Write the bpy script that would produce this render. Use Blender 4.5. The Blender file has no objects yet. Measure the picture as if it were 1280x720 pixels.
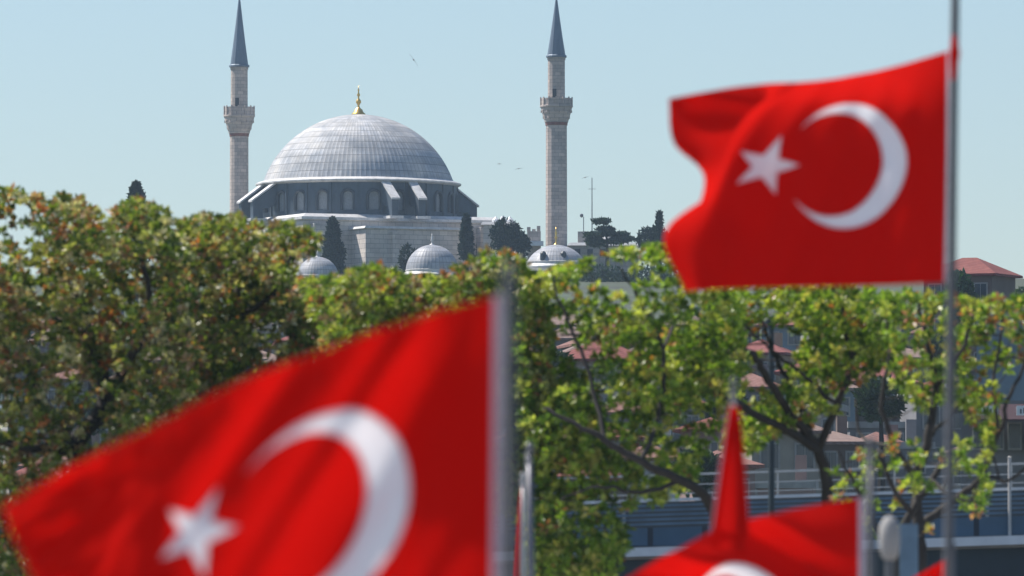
import bpy, bmesh, math, random
from mathutils import Vector, Matrix, noise
R = math.radians
C = bpy.context.scene.collection
SC = bpy.context.scene
PI = math.pi

# ------------------------------------------------------------------ camera, world, sun, exposure
FPX = 10450.0           # focal length in photo pixels (1280 wide)
CZ = 6.0                # camera height
PITCH = math.atan(430/FPX)
cam = bpy.data.cameras.new('camera')
camo = bpy.data.objects.new('camera', cam); C.objects.link(camo)
camo.location = (0, 0, CZ)
camo.rotation_euler = (PI/2 + PITCH, 0, 0)
cam.sensor_width = 36.0
cam.lens = 36.0*FPX/1280
cam.clip_start = 0.5; cam.clip_end = 20000
cam.dof.use_dof = True
cam.dof.focus_distance = 1085
cam.dof.aperture_fstop = 4.3
cam.dof.aperture_blades = 9
SC.camera = camo

SUN = Vector((-0.52, 0.26, 0.81)).normalized()      # towards the sun
EL = math.asin(SUN.z); AZ = math.atan2(SUN.x, SUN.y)
w = bpy.data.worlds.new('World'); SC.world = w; w.use_nodes = True
nt = w.node_tree; nt.nodes.clear()
sky = nt.nodes.new('ShaderNodeTexSky'); sky.sky_type = 'NISHITA'; sky.sun_disc = False
sky.sun_elevation = EL; sky.sun_rotation = AZ
sky.air_density = 1.0; sky.dust_density = 0.4; sky.ozone_density = 4.5; sky.altitude = 0
bg = nt.nodes.new('ShaderNodeBackground'); bg.inputs[1].default_value = 0.089
ow = nt.nodes.new('ShaderNodeOutputWorld')
nt.links.new(sky.outputs[0], bg.inputs[0]); nt.links.new(bg.outputs[0], ow.inputs[0])
sl = bpy.data.lights.new('sun', 'SUN'); sl.energy = 5.0; sl.angle = R(0.5); sl.color = (1.0, 0.94, 0.86)
so = bpy.data.objects.new('sun', sl); C.objects.link(so)
so.rotation_euler = SUN.to_track_quat('Z', 'Y').to_euler()
SC.view_settings.view_transform = 'Standard'; SC.view_settings.look = 'None'
SC.view_settings.exposure = 0.47; SC.view_settings.gamma = 1.0
SC.view_settings.use_curve_mapping = False
SC.cycles.volume_bounces = 0
SC.cycles.max_bounces = 6; SC.cycles.diffuse_bounces = 3; SC.cycles.transmission_bounces = 4; SC.cycles.transparent_max_bounces = 6
SC.cycles.use_denoising = True

_c, _s = math.cos(PITCH), math.sin(PITCH)
def P(px, py, Y):
    """world point seen at photo pixel (px, py) and standing at depth Y"""
    a = (px-640)/FPX; b = (360-py)/FPX
    d = Vector((a, _c - b*_s, _s + b*_c))
    return Vector((0, 0, CZ)) + d*(Y/d.y)

# ------------------------------------------------------------------ helpers
def tag(o, label=None, cat=None, group=None, kind=None):
    if label: o['label'] = label
    if cat: o['category'] = cat
    if group: o['group'] = group
    if kind: o['kind'] = kind
    return o
def empty(name, loc, label, cat, group=None):
    o = bpy.data.objects.new(name, None); C.objects.link(o)
    o.location = loc; o.empty_display_size = 0.5
    return tag(o, label, cat, group)
class MB:
    """collects world-space geometry, build() links it as one mesh"""
    def __init__(s): s.v = []; s.f = []; s.m = []; s.col = []
    def add(s, vs, fs, mi=0):
        n = len(s.v); s.v += [tuple(v) for v in vs]; s.f += [tuple(i+n for i in f) for f in fs]; s.m += [mi]*len(fs)
        return s
    def box(s, c, size, rz=0, mi=0, top=1.0):
        sx, sy, sz = [k/2 for k in size]; M = Matrix.Rotation(rz, 3, 'Z'); c = Vector(c)
        vs = []
        for z, t in ((-sz, 1), (sz, top)):
            for x, y in ((-1,-1),(1,-1),(1,1),(-1,1)):
                vs.append(c + M @ Vector((x*sx*t, y*sy*t, z)))
        return s.add(vs, [(3,2,1,0),(4,5,6,7),(0,1,5,4),(1,2,6,5),(2,3,7,6),(3,0,4,7)], mi)
    def tube(s, pts, rad, n=8, mi=0, cap=True):
        pts = [Vector(p) for p in pts]
        if not hasattr(rad, '__len__'): rad = [rad]*len(pts)
        vs = []; fs = []; prev = None
        for i, p in enumerate(pts):
            d = (pts[min(i+1, len(pts)-1)] - pts[max(i-1, 0)])
            d = d.normalized() if d.length > 1e-9 else Vector((0,0,1))
            a = prev if prev is not None else (Vector((1,0,0)) if abs(d.x) < 0.9 else Vector((0,1,0)))
            a = (a - d*a.dot(d)); a = a.normalized() if a.length > 1e-6 else d.orthogonal().normalized()
            prev = a; b = d.cross(a)
            for k in range(n):
                t = 2*PI*k/n; vs.append(p + (a*math.cos(t) + b*math.sin(t))*rad[i])
        for i in range(len(pts)-1):
            for k in range(n):
                fs.append((i*n+k, i*n+(k+1) % n, (i+1)*n+(k+1) % n, (i+1)*n+k))
        if cap:
            fs.append(tuple(reversed(range(n)))); fs.append(tuple((len(pts)-1)*n+k for k in range(n)))
        return s.add(vs, fs, mi)
    def lathe(s, c, prof, n=24, mi=0, rot=0.0, cap=True):
        c = Vector(c); vs = []; fs = []
        for r, z in prof:
            for k in range(n):
                t = 2*PI*k/n + rot; vs.append(c + Vector((r*math.cos(t), r*math.sin(t), z)))
        for i in range(len(prof)-1):
            for k in range(n):
                fs.append((i*n+k, i*n+(k+1) % n, (i+1)*n+(k+1) % n, (i+1)*n+k))
        if cap:
            fs.append(tuple(reversed(range(n)))); fs.append(tuple((len(prof)-1)*n+k for k in range(n)))
        return s.add(vs, fs, mi)
    def build(s, name, mats, parent=None, smooth=False, sharp=None):
        if not isinstance(mats, (list, tuple)): mats = [mats]
        me = bpy.data.meshes.new(name)
        off = Vector(parent.matrix_local.translation) if parent else Vector((0,0,0))
        q = parent
        while q is not None and q.parent is not None:
            q = q.parent; off += q.location
        if parent is not None and parent.parent is not None:
            off = Vector((0,0,0)); q = parent
            while q is not None: off += q.location; q = q.parent
        elif parent is not None: off = Vector(parent.location)
        me.from_pydata([tuple(Vector(v)-off) for v in s.v], [], s.f)
        for m in mats: me.materials.append(m)
        for p, mi in zip(me.polygons, s.m): p.material_index = mi
        if smooth:
            for p in me.polygons: p.use_smooth = True
            if sharp: 
                try: me.set_sharp_from_angle(angle=R(sharp))
                except Exception: pass
        o = bpy.data.objects.new(name, me); C.objects.link(o)
        if parent: o.parent = parent
        return o
def node_mat(name):
    m = bpy.data.materials.new(name); m.use_nodes = True
    nt = m.node_tree; nt.nodes.clear()
    return m, nt, nt.nodes.new('ShaderNodeOutputMaterial')
def N(nt, typ, **kw):
    n = nt.nodes.new(typ)
    for k, v in kw.items():
        if k.startswith('i_'): n.inputs[k[2:].replace('_', ' ')].default_value = v
        else: setattr(n, k, v)
    return n
def L(nt, a, b): nt.links.new(a, b)
def mat(name, col, rough=0.7, metal=0.0, var=0.25, scale=3.0, bump=0.0, bscale=None, stretch=(1,1,1), col2=None, spec=0.5):
    """surface with two-scale noise mottling and a little bump"""
    m, nt, out = node_mat(name)
    b = N(nt, 'ShaderNodeBsdfPrincipled'); b.inputs['Roughness'].default_value = rough; b.inputs['Metallic'].default_value = metal
    b.inputs['Specular IOR Level'].default_value = spec
    tc = N(nt, 'ShaderNodeTexCoord'); mp = N(nt, 'ShaderNodeMapping'); mp.inputs['Scale'].default_value = stretch
    L(nt, tc.outputs['Object'], mp.inputs[0])
    nz = N(nt, 'ShaderNodeTexNoise'); nz.inputs['Scale'].default_value = scale; nz.inputs['Detail'].default_value = 6; nz.inputs['Roughness'].default_value = 0.65
    L(nt, mp.outputs[0], nz.inputs['Vector'])
    mx = N(nt, 'ShaderNodeMix', data_type='RGBA')
    c1 = tuple(c*(1-var) for c in col); c2 = tuple(min(1, c*(1+var)) for c in (col2 or col))
    mx.inputs[6].default_value = (*c1, 1); mx.inputs[7].default_value = (*c2, 1)
    cr = N(nt, 'ShaderNodeMapRange'); cr.inputs[1].default_value = 0.3; cr.inputs[2].default_value = 0.7
    L(nt, nz.outputs[0], cr.inputs[0]); L(nt, cr.outputs[0], mx.inputs[0]); L(nt, mx.outputs[2], b.inputs['Base Color'])
    if bump:
        n2 = N(nt, 'ShaderNodeTexNoise'); n2.inputs['Scale'].default_value = bscale or scale*4; n2.inputs['Detail'].default_value = 4
        L(nt, mp.outputs[0], n2.inputs['Vector'])
        bp = N(nt, 'ShaderNodeBump'); bp.inputs['Strength'].default_value = bump; L(nt, n2.outputs[0], bp.inputs['Height']); L(nt, bp.outputs[0], b.inputs['Normal'])
    L(nt, b.outputs[0], out.inputs[0])
    return m
def masonry(name, col, col2, mortar, bw=1.2, bh=0.5, polar=False, rough=0.85, var=0.25):
    """coursed stone: brick pattern round a vertical axis (polar) or along the wall"""
    m, nt, out = node_mat(name)
    b = N(nt, 'ShaderNodeBsdfPrincipled'); b.inputs['Roughness'].default_value = rough
    tc = N(nt, 'ShaderNodeTexCoord'); sx = N(nt, 'ShaderNodeSeparateXYZ'); L(nt, tc.outputs['Object'], sx.inputs[0])
    cx = N(nt, 'ShaderNodeCombineXYZ')
    if polar:
        at = N(nt, 'ShaderNodeMath', operation='ARCTAN2'); L(nt, sx.outputs[1], at.inputs[0]); L(nt, sx.outputs[0], at.inputs[1])
        ml = N(nt, 'ShaderNodeMath', operation='MULTIPLY'); ml.inputs[1].default_value = 1.3; L(nt, at.outputs[0], ml.inputs[0]); u = ml.outputs[0]
    else:
        ad = N(nt, 'ShaderNodeMath', operation='ADD'); L(nt, sx.outputs[0], ad.inputs[0]); L(nt, sx.outputs[1], ad.inputs[1]); u = ad.outputs[0]
    L(nt, u, cx.inputs[0]); L(nt, sx.outputs[2], cx.inputs[1])
    br = N(nt, 'ShaderNodeTexBrick'); L(nt, cx.outputs[0], br.inputs['Vector'])
    br.inputs['Color1'].default_value = (*col, 1); br.inputs['Color2'].default_value = (*col2, 1); br.inputs['Mortar'].default_value = (*mortar, 1)
    br.inputs['Scale'].default_value = 1; br.inputs['Brick Width'].default_value = bw; br.inputs['Row Height'].default_value = bh
    br.inputs['Mortar Size'].default_value = 0.035*bh; br.inputs['Bias'].default_value = 0
    nz = N(nt, 'ShaderNodeTexNoise'); nz.inputs['Scale'].default_value = 0.35; nz.inputs['Detail'].default_value = 8; nz.inputs['Roughness'].default_value = 0.7
    L(nt, tc.outputs['Object'], nz.inputs['Vector'])
    mr = N(nt, 'ShaderNodeMapRange'); mr.inputs[1].default_value = 0.3; mr.inputs[2].default_value = 0.7; mr.inputs[3].default_value = 1-var; mr.inputs[4].default_value = 1+var
    L(nt, nz.outputs[0], mr.inputs[0])
    vm = N(nt, 'ShaderNodeVectorMath', operation='SCALE'); L(nt, br.outputs[0], vm.inputs[0]); L(nt, mr.outputs[0], vm.inputs['Scale'])
    L(nt, vm.outputs[0], b.inputs['Base Color'])
    bp = N(nt, 'ShaderNodeBump'); bp.inputs['Strength'].default_value = 0.3; bp.inputs['Distance'].default_value = 0.05
    L(nt, br.outputs[1], bp.inputs['Height']); bp.invert = True; L(nt, bp.outputs[0], b.inputs['Normal'])
    L(nt, b.outputs[0], out.inputs[0])
    return m
def lead_mat(name, tint=(0.30,0.33,0.37), rough=0.42, rows=1.0, seed=0.0):
    """weathered lead sheets on a dome: every sheet a slightly different grey"""
    m, nt, out = node_mat(name)
    b = N(nt, 'ShaderNodeBsdfPrincipled'); b.inputs['Roughness'].default_value = rough; b.inputs['Metallic'].default_value = 0.0; b.inputs['Specular IOR Level'].default_value = 0.3
    uv = N(nt, 'ShaderNodeUVMap'); uv.uv_map = 'UVMap'
    br = N(nt, 'ShaderNodeTexBrick'); L(nt, uv.outputs[0], br.inputs['Vector'])
    br.inputs['Scale'].default_value = 1; br.inputs['Brick Width'].default_value = 1.0; br.inputs['Row Height'].default_value = 1.0; br.offset = 0.0
    br.inputs['Color1'].default_value = (0.88,0.88,0.88,1); br.inputs['Color2'].default_value = (1.1,1.1,1.1,1); br.inputs['Mortar'].default_value = (0.55,0.55,0.55,1)
    br.inputs['Mortar Size'].default_value = 0.05
    nz = N(nt, 'ShaderNodeTexNoise'); nz.inputs['Scale'].default_value = 0.28; nz.inputs['Detail'].default_value = 9; nz.inputs['Roughness'].default_value = 0.72
    tc = N(nt, 'ShaderNodeTexCoord'); L(nt, tc.outputs['Object'], nz.inputs['Vector'])
    cr = N(nt, 'ShaderNodeValToRGB'); L(nt, nz.outputs[0], cr.inputs[0])
    e = cr.color_ramp.elements; e[0].position = 0.38; e[0].color = (tint[0]*0.76, tint[1]*0.79, tint[2]*0.83, 1); e[1].position = 0.68; e[1].color = (tint[0]*1.3, tint[1]*1.22, tint[2]*1.12, 1)
    # horizontal weather bands
    wv = N(nt, 'ShaderNodeTexNoise'); wv.inputs['Scale'].default_value = 1.0; wv.inputs['Detail'].default_value = 2
    mp = N(nt, 'ShaderNodeMapping'); mp.inputs['Scale'].default_value = (0.06, 0.75, 1); mp.inputs['Location'].default_value = (seed, seed, 0); L(nt, uv.outputs[0], mp.inputs[0]); L(nt, mp.outputs[0], wv.inputs['Vector'])
    m2 = N(nt, 'ShaderNodeMapRange'); m2.inputs[1].default_value = 0.35; m2.inputs[2].default_value = 0.65; m2.inputs[3].default_value = 0.84; m2.inputs[4].default_value = 1.16
    L(nt, wv.outputs[0], m2.inputs[0])
    v1 = N(nt, 'ShaderNodeVectorMath', operation='MULTIPLY'); L(nt, cr.outputs[0], v1.inputs[0]); L(nt, br.outputs[0], v1.inputs[1])
    v2 = N(nt, 'ShaderNodeVectorMath', operation='SCALE'); L(nt, v1.outputs[0], v2.inputs[0]); L(nt, m2.outputs[0], v2.inputs['Scale'])
    L(nt, v2.outputs[0], b.inputs['Base Color'])
    bp = N(nt, 'ShaderNodeBump'); bp.inputs['Strength'].default_value = 0.5; bp.inputs['Distance'].default_value = 0.05; bp.invert = True
    L(nt, br.outputs[1], bp.inputs['Height']); L(nt, bp.outputs[0], b.inputs['Normal'])
    L(nt, b.outputs[0], out.inputs[0])
    return m
def cloth(name, col, trans, tmix=0.5):
    m, nt, out = node_mat(name)
    d = N(nt, 'ShaderNodeBsdfPrincipled'); d.inputs['Base Color'].default_value = (*col, 1); d.inputs['Roughness'].default_value = 0.75
    d.inputs['Sheen Weight'].default_value = 0.0; d.inputs['Specular IOR Level'].default_value = 0.0
    t = N(nt, 'ShaderNodeBsdfTranslucent'); t.inputs[0].default_value = (*trans, 1)
    mx = N(nt, 'ShaderNodeMixShader'); mx.inputs[0].default_value = tmix
    tc = N(nt, 'ShaderNodeTexCoord'); nz = N(nt, 'ShaderNodeTexNoise'); nz.inputs['Scale'].default_value = 9; nz.inputs['Detail'].default_value = 5
    L(nt, tc.outputs['Object'], nz.inputs['Vector'])
    bp = N(nt, 'ShaderNodeBump'); bp.inputs['Strength'].default_value = 0.12; bp.inputs['Distance'].default_value = 0.02
    L(nt, nz.outputs[0], bp.inputs['Height']); L(nt, bp.outputs[0], d.inputs['Normal'])
    L(nt, d.outputs[0], mx.inputs[1]); L(nt, t.outputs[0], mx.inputs[2]); L(nt, mx.outputs[0], out.inputs[0])
    return m
def leaf_mat(name, tmix=0.30):
    m, nt, out = node_mat(name)
    at = N(nt, 'ShaderNodeAttribute'); at.attribute_name = 'leaf_tint'
    d = N(nt, 'ShaderNodeBsdfPrincipled'); d.inputs['Roughness'].default_value = 0.40; d.inputs['Specular IOR Level'].default_value = 0.5
    t = N(nt, 'ShaderNodeBsdfTranslucent'); mx = N(nt, 'ShaderNodeMixShader'); mx.inputs[0].default_value = tmix
    v = N(nt, 'ShaderNodeVectorMath', operation='MULTIPLY'); v.inputs[1].default_value = (1.5, 1.6, 0.7)
    L(nt, at.outputs[0], d.inputs['Base Color']); L(nt, at.outputs[0], v.inputs[0]); L(nt, v.outputs[0], t.inputs[0])
    L(nt, d.outputs[0], mx.inputs[1]); L(nt, t.outputs[0], mx.inputs[2]); L(nt, mx.outputs[0], out.inputs[0])
    return m
def tile_mat(name, c1, c2):
    m, nt, out = node_mat(name)
    b = N(nt, 'ShaderNodeBsdfPrincipled'); b.inputs['Roughness'].default_value = 0.85
    tc = N(nt, 'ShaderNodeTexCoord')
    wv = N(nt, 'ShaderNodeTexWave'); wv.bands_direction = 'DIAGONAL'; wv.inputs['Scale'].default_value = 1.3; wv.inputs['Distortion'].default_value = 0.6
    L(nt, tc.outputs['Object'], wv.inputs['Vector'])
    nz = N(nt, 'ShaderNodeTexNoise'); nz.inputs['Scale'].default_value = 1.6; nz.inputs['Detail'].default_value = 8; nz.inputs['Roughness'].default_value = 0.75
    L(nt, tc.outputs['Object'], nz.inputs['Vector'])
    mx = N(nt, 'ShaderNodeMix', data_type='RGBA'); mx.inputs[6].default_value = (*c1, 1); mx.inputs[7].default_value = (*c2, 1)
    mr = N(nt, 'ShaderNodeMapRange'); mr.inputs[1].default_value = 0.33; mr.inputs[2].default_value = 0.66; L(nt, nz.outputs[0], mr.inputs[0])
    L(nt, mr.outputs[0], mx.inputs[0]); L(nt, mx.outputs[2], b.inputs['Base Color'])
    bp = N(nt, 'ShaderNodeBump'); bp.inputs['Strength'].default_value = 0.5; bp.inputs['Distance'].default_value = 0.08
    L(nt, wv.outputs[0], bp.inputs['Height']); L(nt, bp.outputs[0], b.inputs['Normal']); L(nt, b.outputs[0], out.inputs[0])
    return m

M = dict(
 ground=mat('ground_earth', (0.07,0.07,0.05), 0.95, var=0.4, scale=0.05, col2=(0.045,0.065,0.03)),
 road=mat('asphalt', (0.05,0.05,0.052), 0.9, var=0.3, scale=1.5),
 lead=lead_mat('lead_sheets', (0.47,0.48,0.50), 0.75),
 lead_small=lead_mat('small_dome_lead', (0.40,0.41,0.44), 0.5, seed=3.0),
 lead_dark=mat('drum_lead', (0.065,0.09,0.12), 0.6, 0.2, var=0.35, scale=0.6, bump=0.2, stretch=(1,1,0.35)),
 lead_pale=mat('pale_lead', (0.60,0.59,0.58), 0.55, 0.1, var=0.25, scale=1.2),
 spire=mat('spire_lead', (0.15,0.19,0.24), 0.5, 0.3, var=0.25, scale=0.5, stretch=(1,1,0.2)),
 stone=masonry('ashlar_stone', (0.46,0.40,0.36), (0.34,0.31,0.29), (0.2,0.19,0.18), 1.3, 0.55),
 stone_wall=masonry('grey_ashlar', (0.68,0.61,0.55), (0.54,0.49,0.46), (0.2,0.2,0.2), 1.6, 0.6),
 minaret=masonry('minaret_stone', (0.60,0.50,0.44), (0.43,0.37,0.34), (0.21,0.19,0.18), 0.9, 0.45, polar=True),
 redstone=mat('red_stone', (0.26,0.12,0.10), 0.85, scale=2),
 lattice=mat('plaster_lattice', (0.27,0.29,0.31), 0.7, var=0.3, scale=6),
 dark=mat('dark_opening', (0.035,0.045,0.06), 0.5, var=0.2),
 gold=mat('gilt_metal', (0.85,0.55,0.16), 0.35, 0.85, var=0.15, scale=2),
 trunk=mat('bark', (0.035,0.030,0.027), 0.9, var=0.4, scale=6, bump=0.5, stretch=(1,1,0.3)),
 leaf=leaf_mat('leaf'), needle=leaf_mat('needle', 0.15),
 hoist=cloth('hoist_cloth', (0.54,0.48,0.54), (0.4,0.3,0.35), 0.1),
 red=cloth('red_flag_cloth', (0.54,0.009,0.006), (0.74,0.005,0.003), 0.36),
 white=cloth('white_flag_cloth', (0.86,0.86,0.88), (0.88,0.84,0.86), 0.42),
 steel=mat('galvanised_pole', (0.16,0.16,0.18), 0.4, 0.6, var=0.2, scale=5),
 darksteel=mat('dark_grey_pole', (0.10,0.105,0.115), 0.45, 0.4, var=0.2, scale=5),
 alu=mat('pale_pole', (0.36,0.37,0.38), 0.4, 0.4, var=0.15, scale=5),
 rope=mat('rope', (0.55,0.52,0.48), 0.9, scale=30),
 blue=masonry('blue_panel', (0.055,0.11,0.165), (0.07,0.13,0.19), (0.02,0.03,0.045), 1.3, 2.0, rough=0.55),
 bluedark=mat('dark_blue_slats', (0.10,0.17,0.24), 0.5, var=0.3, scale=1.5),
 teal=mat('dark_girder', (0.03,0.045,0.055), 0.6, var=0.3, scale=0.7),
 white_paint=mat('white_paint', (0.72,0.73,0.74), 0.5, var=0.12, scale=1.5),
 concrete=mat('concrete', (0.32,0.31,0.30), 0.9, var=0.25, scale=0.8, bump=0.2),
 pane=mat('window_glass', (0.05,0.065,0.085), 0.12, 0.0, var=0.3, scale=0.5),
 frame=mat('window_frame', (0.30,0.29,0.28), 0.6, var=0.15),
 tile=tile_mat('roof_tiles', (0.16,0.065,0.05), (0.26,0.13,0.105)),
 tile_old=tile_mat('old_roof_tiles', (0.15,0.09,0.075), (0.26,0.18,0.15)),
 tile_red=tile_mat('red_roof_tiles', (0.15,0.032,0.028), (0.24,0.07,0.055)),
 awning=mat('maroon_awning', (0.03,0.005,0.009), 0.8, var=0.2),
 ink=mat('dark_ink', (0.06,0.06,0.07), 0.8),
 bird=mat('gull_feathers', (0.30,0.30,0.31), 0.8),
)
WALLS = [mat('render_%s' % n, c, 0.9, var=0.15, scale=0.5, bump=0.1) for n, c in
         (('cream',(0.30,0.27,0.23)), ('grey',(0.17,0.17,0.18)), ('pink',(0.26,0.18,0.16)), ('white',(0.46,0.46,0.45)), ('ochre',(0.30,0.23,0.15)), ('brown',(0.15,0.115,0.10)), ('bluegrey',(0.17,0.22,0.27)))]
WN = ['cream','grey','pink','white','ochre','brown','blue-grey']

# ------------------------------------------------------------------ terrain
def hz(x, y):
    t = min(1, max(0, (y-290)/(1040-290)))
    z = 50*(t*0.85 + 0.15*t*t*(3-2*t))
    if y > 1400: z -= min(40, (y-1400)*0.03)
    k = min(1, max(0, (y-300)/200))
    return z + k*1.0*noise.noise(Vector((x*0.01, y*0.01, 0)))
g = MB(); xs = [-3000,-1500,-700,-400,-250] + list(range(-180, 181, 12)) + [250,400,700,1500,3000]
ys = [-400,-100,100,200,260] + list(range(290, 1401, 25)) + [1600,1900,2300]
vs = [(x, y, hz(x, y)) for y in ys for x in xs]; nx = len(xs)
fs = [(j*nx+i, j*nx+i+1, (j+1)*nx+i+1, (j+1)*nx+i) for j in range(len(ys)-1) for i in range(nx-1)]
g.add(vs, fs); o = g.build('ground', M['ground'], smooth=True); tag(o, kind='structure')
g = MB(); g.add([(-600,150,0.005),(600,150,0.005),(600,255,0.005),(-600,255,0.005)], [(0,1,2,3)])
tag(g.build('road', M['road']), kind='structure')
g = MB(); g.box((0,50,0.065), (300,150,0.13)); tag(g.build('pavement', M['concrete']), kind='structure')

# ------------------------------------------------------------------ the mosque
MY = 1085.0; PX = MY/FPX*1.0008     # metres per photo pixel at the mosque
def zpx(py, Y): return P(640, py, Y).z
PHI = R(25)                         # the building is turned so one side faces right of the camera
DC = P(448, 300, MY)                # axis of the dome
def mloc(a, r):                     # azimuth a (from towards-camera, + = right), radius r in m
    return Vector((DC.x + r*math.sin(a), DC.y - r*math.cos(a), 0))
mosque = empty('mosque', (DC.x, DC.y, hz(DC.x, DC.y)), 'large grey stone mosque with one great lead dome between two minarets', 'mosque')
def uv_dome(name, c, rad, h, nrib, rows, material, parent, rib=0.05, steps=40, ribw=0.18):
    """spherical cap with raised vertical ribs and a sheet pattern in its UV"""
    Rr = (rad*rad + h*h)/(2*h); a0 = math.acos(max(-1, (Rr-h)/Rr)); nseg = nrib*4
    me = bpy.data.meshes.new(name); vs = []; fs = []; uvs = []
    off = Vector(parent.location)
    def prof(t):
        a = a0*(1-t); return Rr*math.sin(a), Rr*math.cos(a)-(Rr-h), a
    for i in range(steps+1):
        r, z, a = prof(i/steps*0.985)
        for k in range(nseg):
            e = rib*max(0.25, r/rad) if k % 4 == 0 else 0
            th = 2*PI*(k + (0.0))/nseg
            q = r + e*math.sin(a); vs.append((c.x + q*math.cos(th)-off.x, c.y + q*math.sin(th)-off.y, c.z + z + e*math.cos(a)-off.z))
    for i in range(steps):
        for k in range(nseg):
            fs.append((i*nseg+k, i*nseg+(k+1) % nseg, (i+1)*nseg+(k+1) % nseg, (i+1)*nseg+k))
            u0 = k/4; u1 = (k+1)/4; v0 = i/steps*rows; v1 = (i+1)/steps*rows
            uvs += [(u0,v0),(u1,v0),(u1,v1),(u0,v1)]
    fs.append(tuple(steps*nseg+k for k in range(nseg))); uvs += [(0,0)]*nseg
    me.from_pydata(vs, [], fs); me.materials.append(material)
    ul = me.uv_layers.new(name='UVMap')
    for i, uv in enumerate(uvs): ul.data[i].uv = uv
    for p in me.polygons: p.use_smooth = True
    o = bpy.data.objects.new(name, me); C.objects.link(o); o.parent = parent
    return o
DR = 119*PX; zb = zpx(229, MY); DH = 86*PX
dome = uv_dome('dome', Vector((DC.x, DC.y, zb)), DR, DH, 120, 14, M['lead'], mosque, rib=0.045, steps=44)
g = MB(); zt = zb + DH
g.lathe((DC.x,DC.y,zt-0.15), [(0.95,0),(0.9,0.25),(0.62,0.5),(0.55,0.75),(0.3,0.95),(0.16,1.1),(0.14,1.4),(0.36,1.75),(0.32,2.0),(0.12,2.2),(0.1,2.5),(0.24,2.7),(0.1,2.95),(0.07,3.2),(0.15,3.35),(0.05,3.5),(0.03,3.9)], 20)
fin = g.build('finial', M['gold'], dome, smooth=True)
g = MB()                                            # eave: pale lead ring under the dome
g.lathe((DC.x,DC.y,zb), [(DR*1.0,0.22),(DR+0.75,0.0),(DR+1.0,-0.14),(DR+1.0,-0.30),(DR+0.6,-0.50),(DR-0.4,-0.50)], 96)
g.build('eave', M['lead_pale'], mosque, smooth=True, sharp=30)
DRR = DR + 0.42; zd0 = zpx(270, MY-DRR)
g = MB()                                            # drum with recessed arched windows
nw = 24; wa0 = R(-5)
def drumv(a, z, r=DRR): p = mloc(a, r); return (p.x, p.y, z)
W2 = 0.72/DRR; zsill = zpx(262, MY-DRR); zspr = zpx(245, MY-DRR); ztop = zb-0.5
for k in range(nw):
    a = wa0 + k*2*PI/nw; half = PI/nw
    arc = [(-W2*math.cos(t), zspr + 0.72*math.sin(t)*1.05) for t in [i*PI/10 for i in range(11)]]
    loop = [(-W2, zsill)] + arc + [(W2, zsill)]
    outer = [(-half, zsill)]
    # wall panels: below sill, both sides, above the arch
    g.add([drumv(a-half,zd0),drumv(a-W2,zd0),drumv(a+W2,zd0),drumv(a+half,zd0),drumv(a+half,zsill),drumv(a+W2,zsill),drumv(a-W2,zsill),drumv(a-half,zsill)],
          [(0,1,6,7),(1,2,5,6),(2,3,4,5)])
    g.add([drumv(a-half,zsill),drumv(a-W2,zsill),drumv(a-W2,zspr),drumv(a-half,zspr),drumv(a-half,ztop),drumv(a-W2,ztop)], [(0,1,2,3),(3,2,5,4)])
    g.add([drumv(a+W2,zsill),drumv(a+half,zsill),drumv(a+half,zspr),drumv(a+W2,zspr),drumv(a+W2,ztop),drumv(a+half,ztop)], [(0,1,2,3),(3,2,5,4)])
    for i in range(10):
        (x0,z0),(x1,z1) = arc[i], arc[i+1]
        g.add([drumv(a+x0,z0),drumv(a+x1,z1),drumv(a+x1,ztop),drumv(a+x0,ztop)], [(0,1,2,3)])
    vsr = [drumv(a+x,z) for x,z in loop] + [drumv(a+x,z,DRR-0.45) for x,z in loop]; n = len(loop)
    g.add(vsr, [(i,(i+1)%n,n+(i+1)%n,n+i) for i in range(n)])
    # pilaster strips either side
    for s in (-1, 1):
        p = mloc(a+s*half*0.62, DRR+0.06); 
        if s == 1: g.box((p.x,p.y,(zd0+ztop)/2), (0.30,0.22,ztop-zd0-0.05), rz=a+s*half*0.62)
    p = mloc(a, DRR+0.02)
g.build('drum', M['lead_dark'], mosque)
for k in range(nw):
    a = wa0 + k*2*PI/nw
    if math.cos(a) < -0.25: continue
    g = MB(); rr = DRR-0.30
    arc = [(-W2*math.cos(t), zspr + 0.72*math.sin(t)*1.05) for t in [i*PI/10 for i in range(11)]]
    loop = [(-W2, zsill)] + arc + [(W2, zsill)]; n = len(loop)
    g.add([drumv(a+x,z,rr) for x,z in loop] + [drumv(a+x,z,rr-0.08) for x,z in loop], [tuple(reversed(range(n))), tuple(n+i for i in range(n))] + [(i,n+i,n+(i+1)%n,(i+1)%n) for i in range(n)])
    wo = g.build('window', M['lattice'], mosque)
    g = MB()                                         # dark tube around it: shade of the recess put into the colour
    ou = [(-W2*1.0,zsill)] + arc + [(W2*1.0,zsill)]
    pts = [Vector(drumv(a+x*1.12, z+(0.08 if 0 < i < n-1 else 0), DRR+0.03)) for i,(x,z) in enumerate(ou)]
    g.tube(pts, 0.20, 6); g.build('surround_shade', M['dark'], wo)
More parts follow.
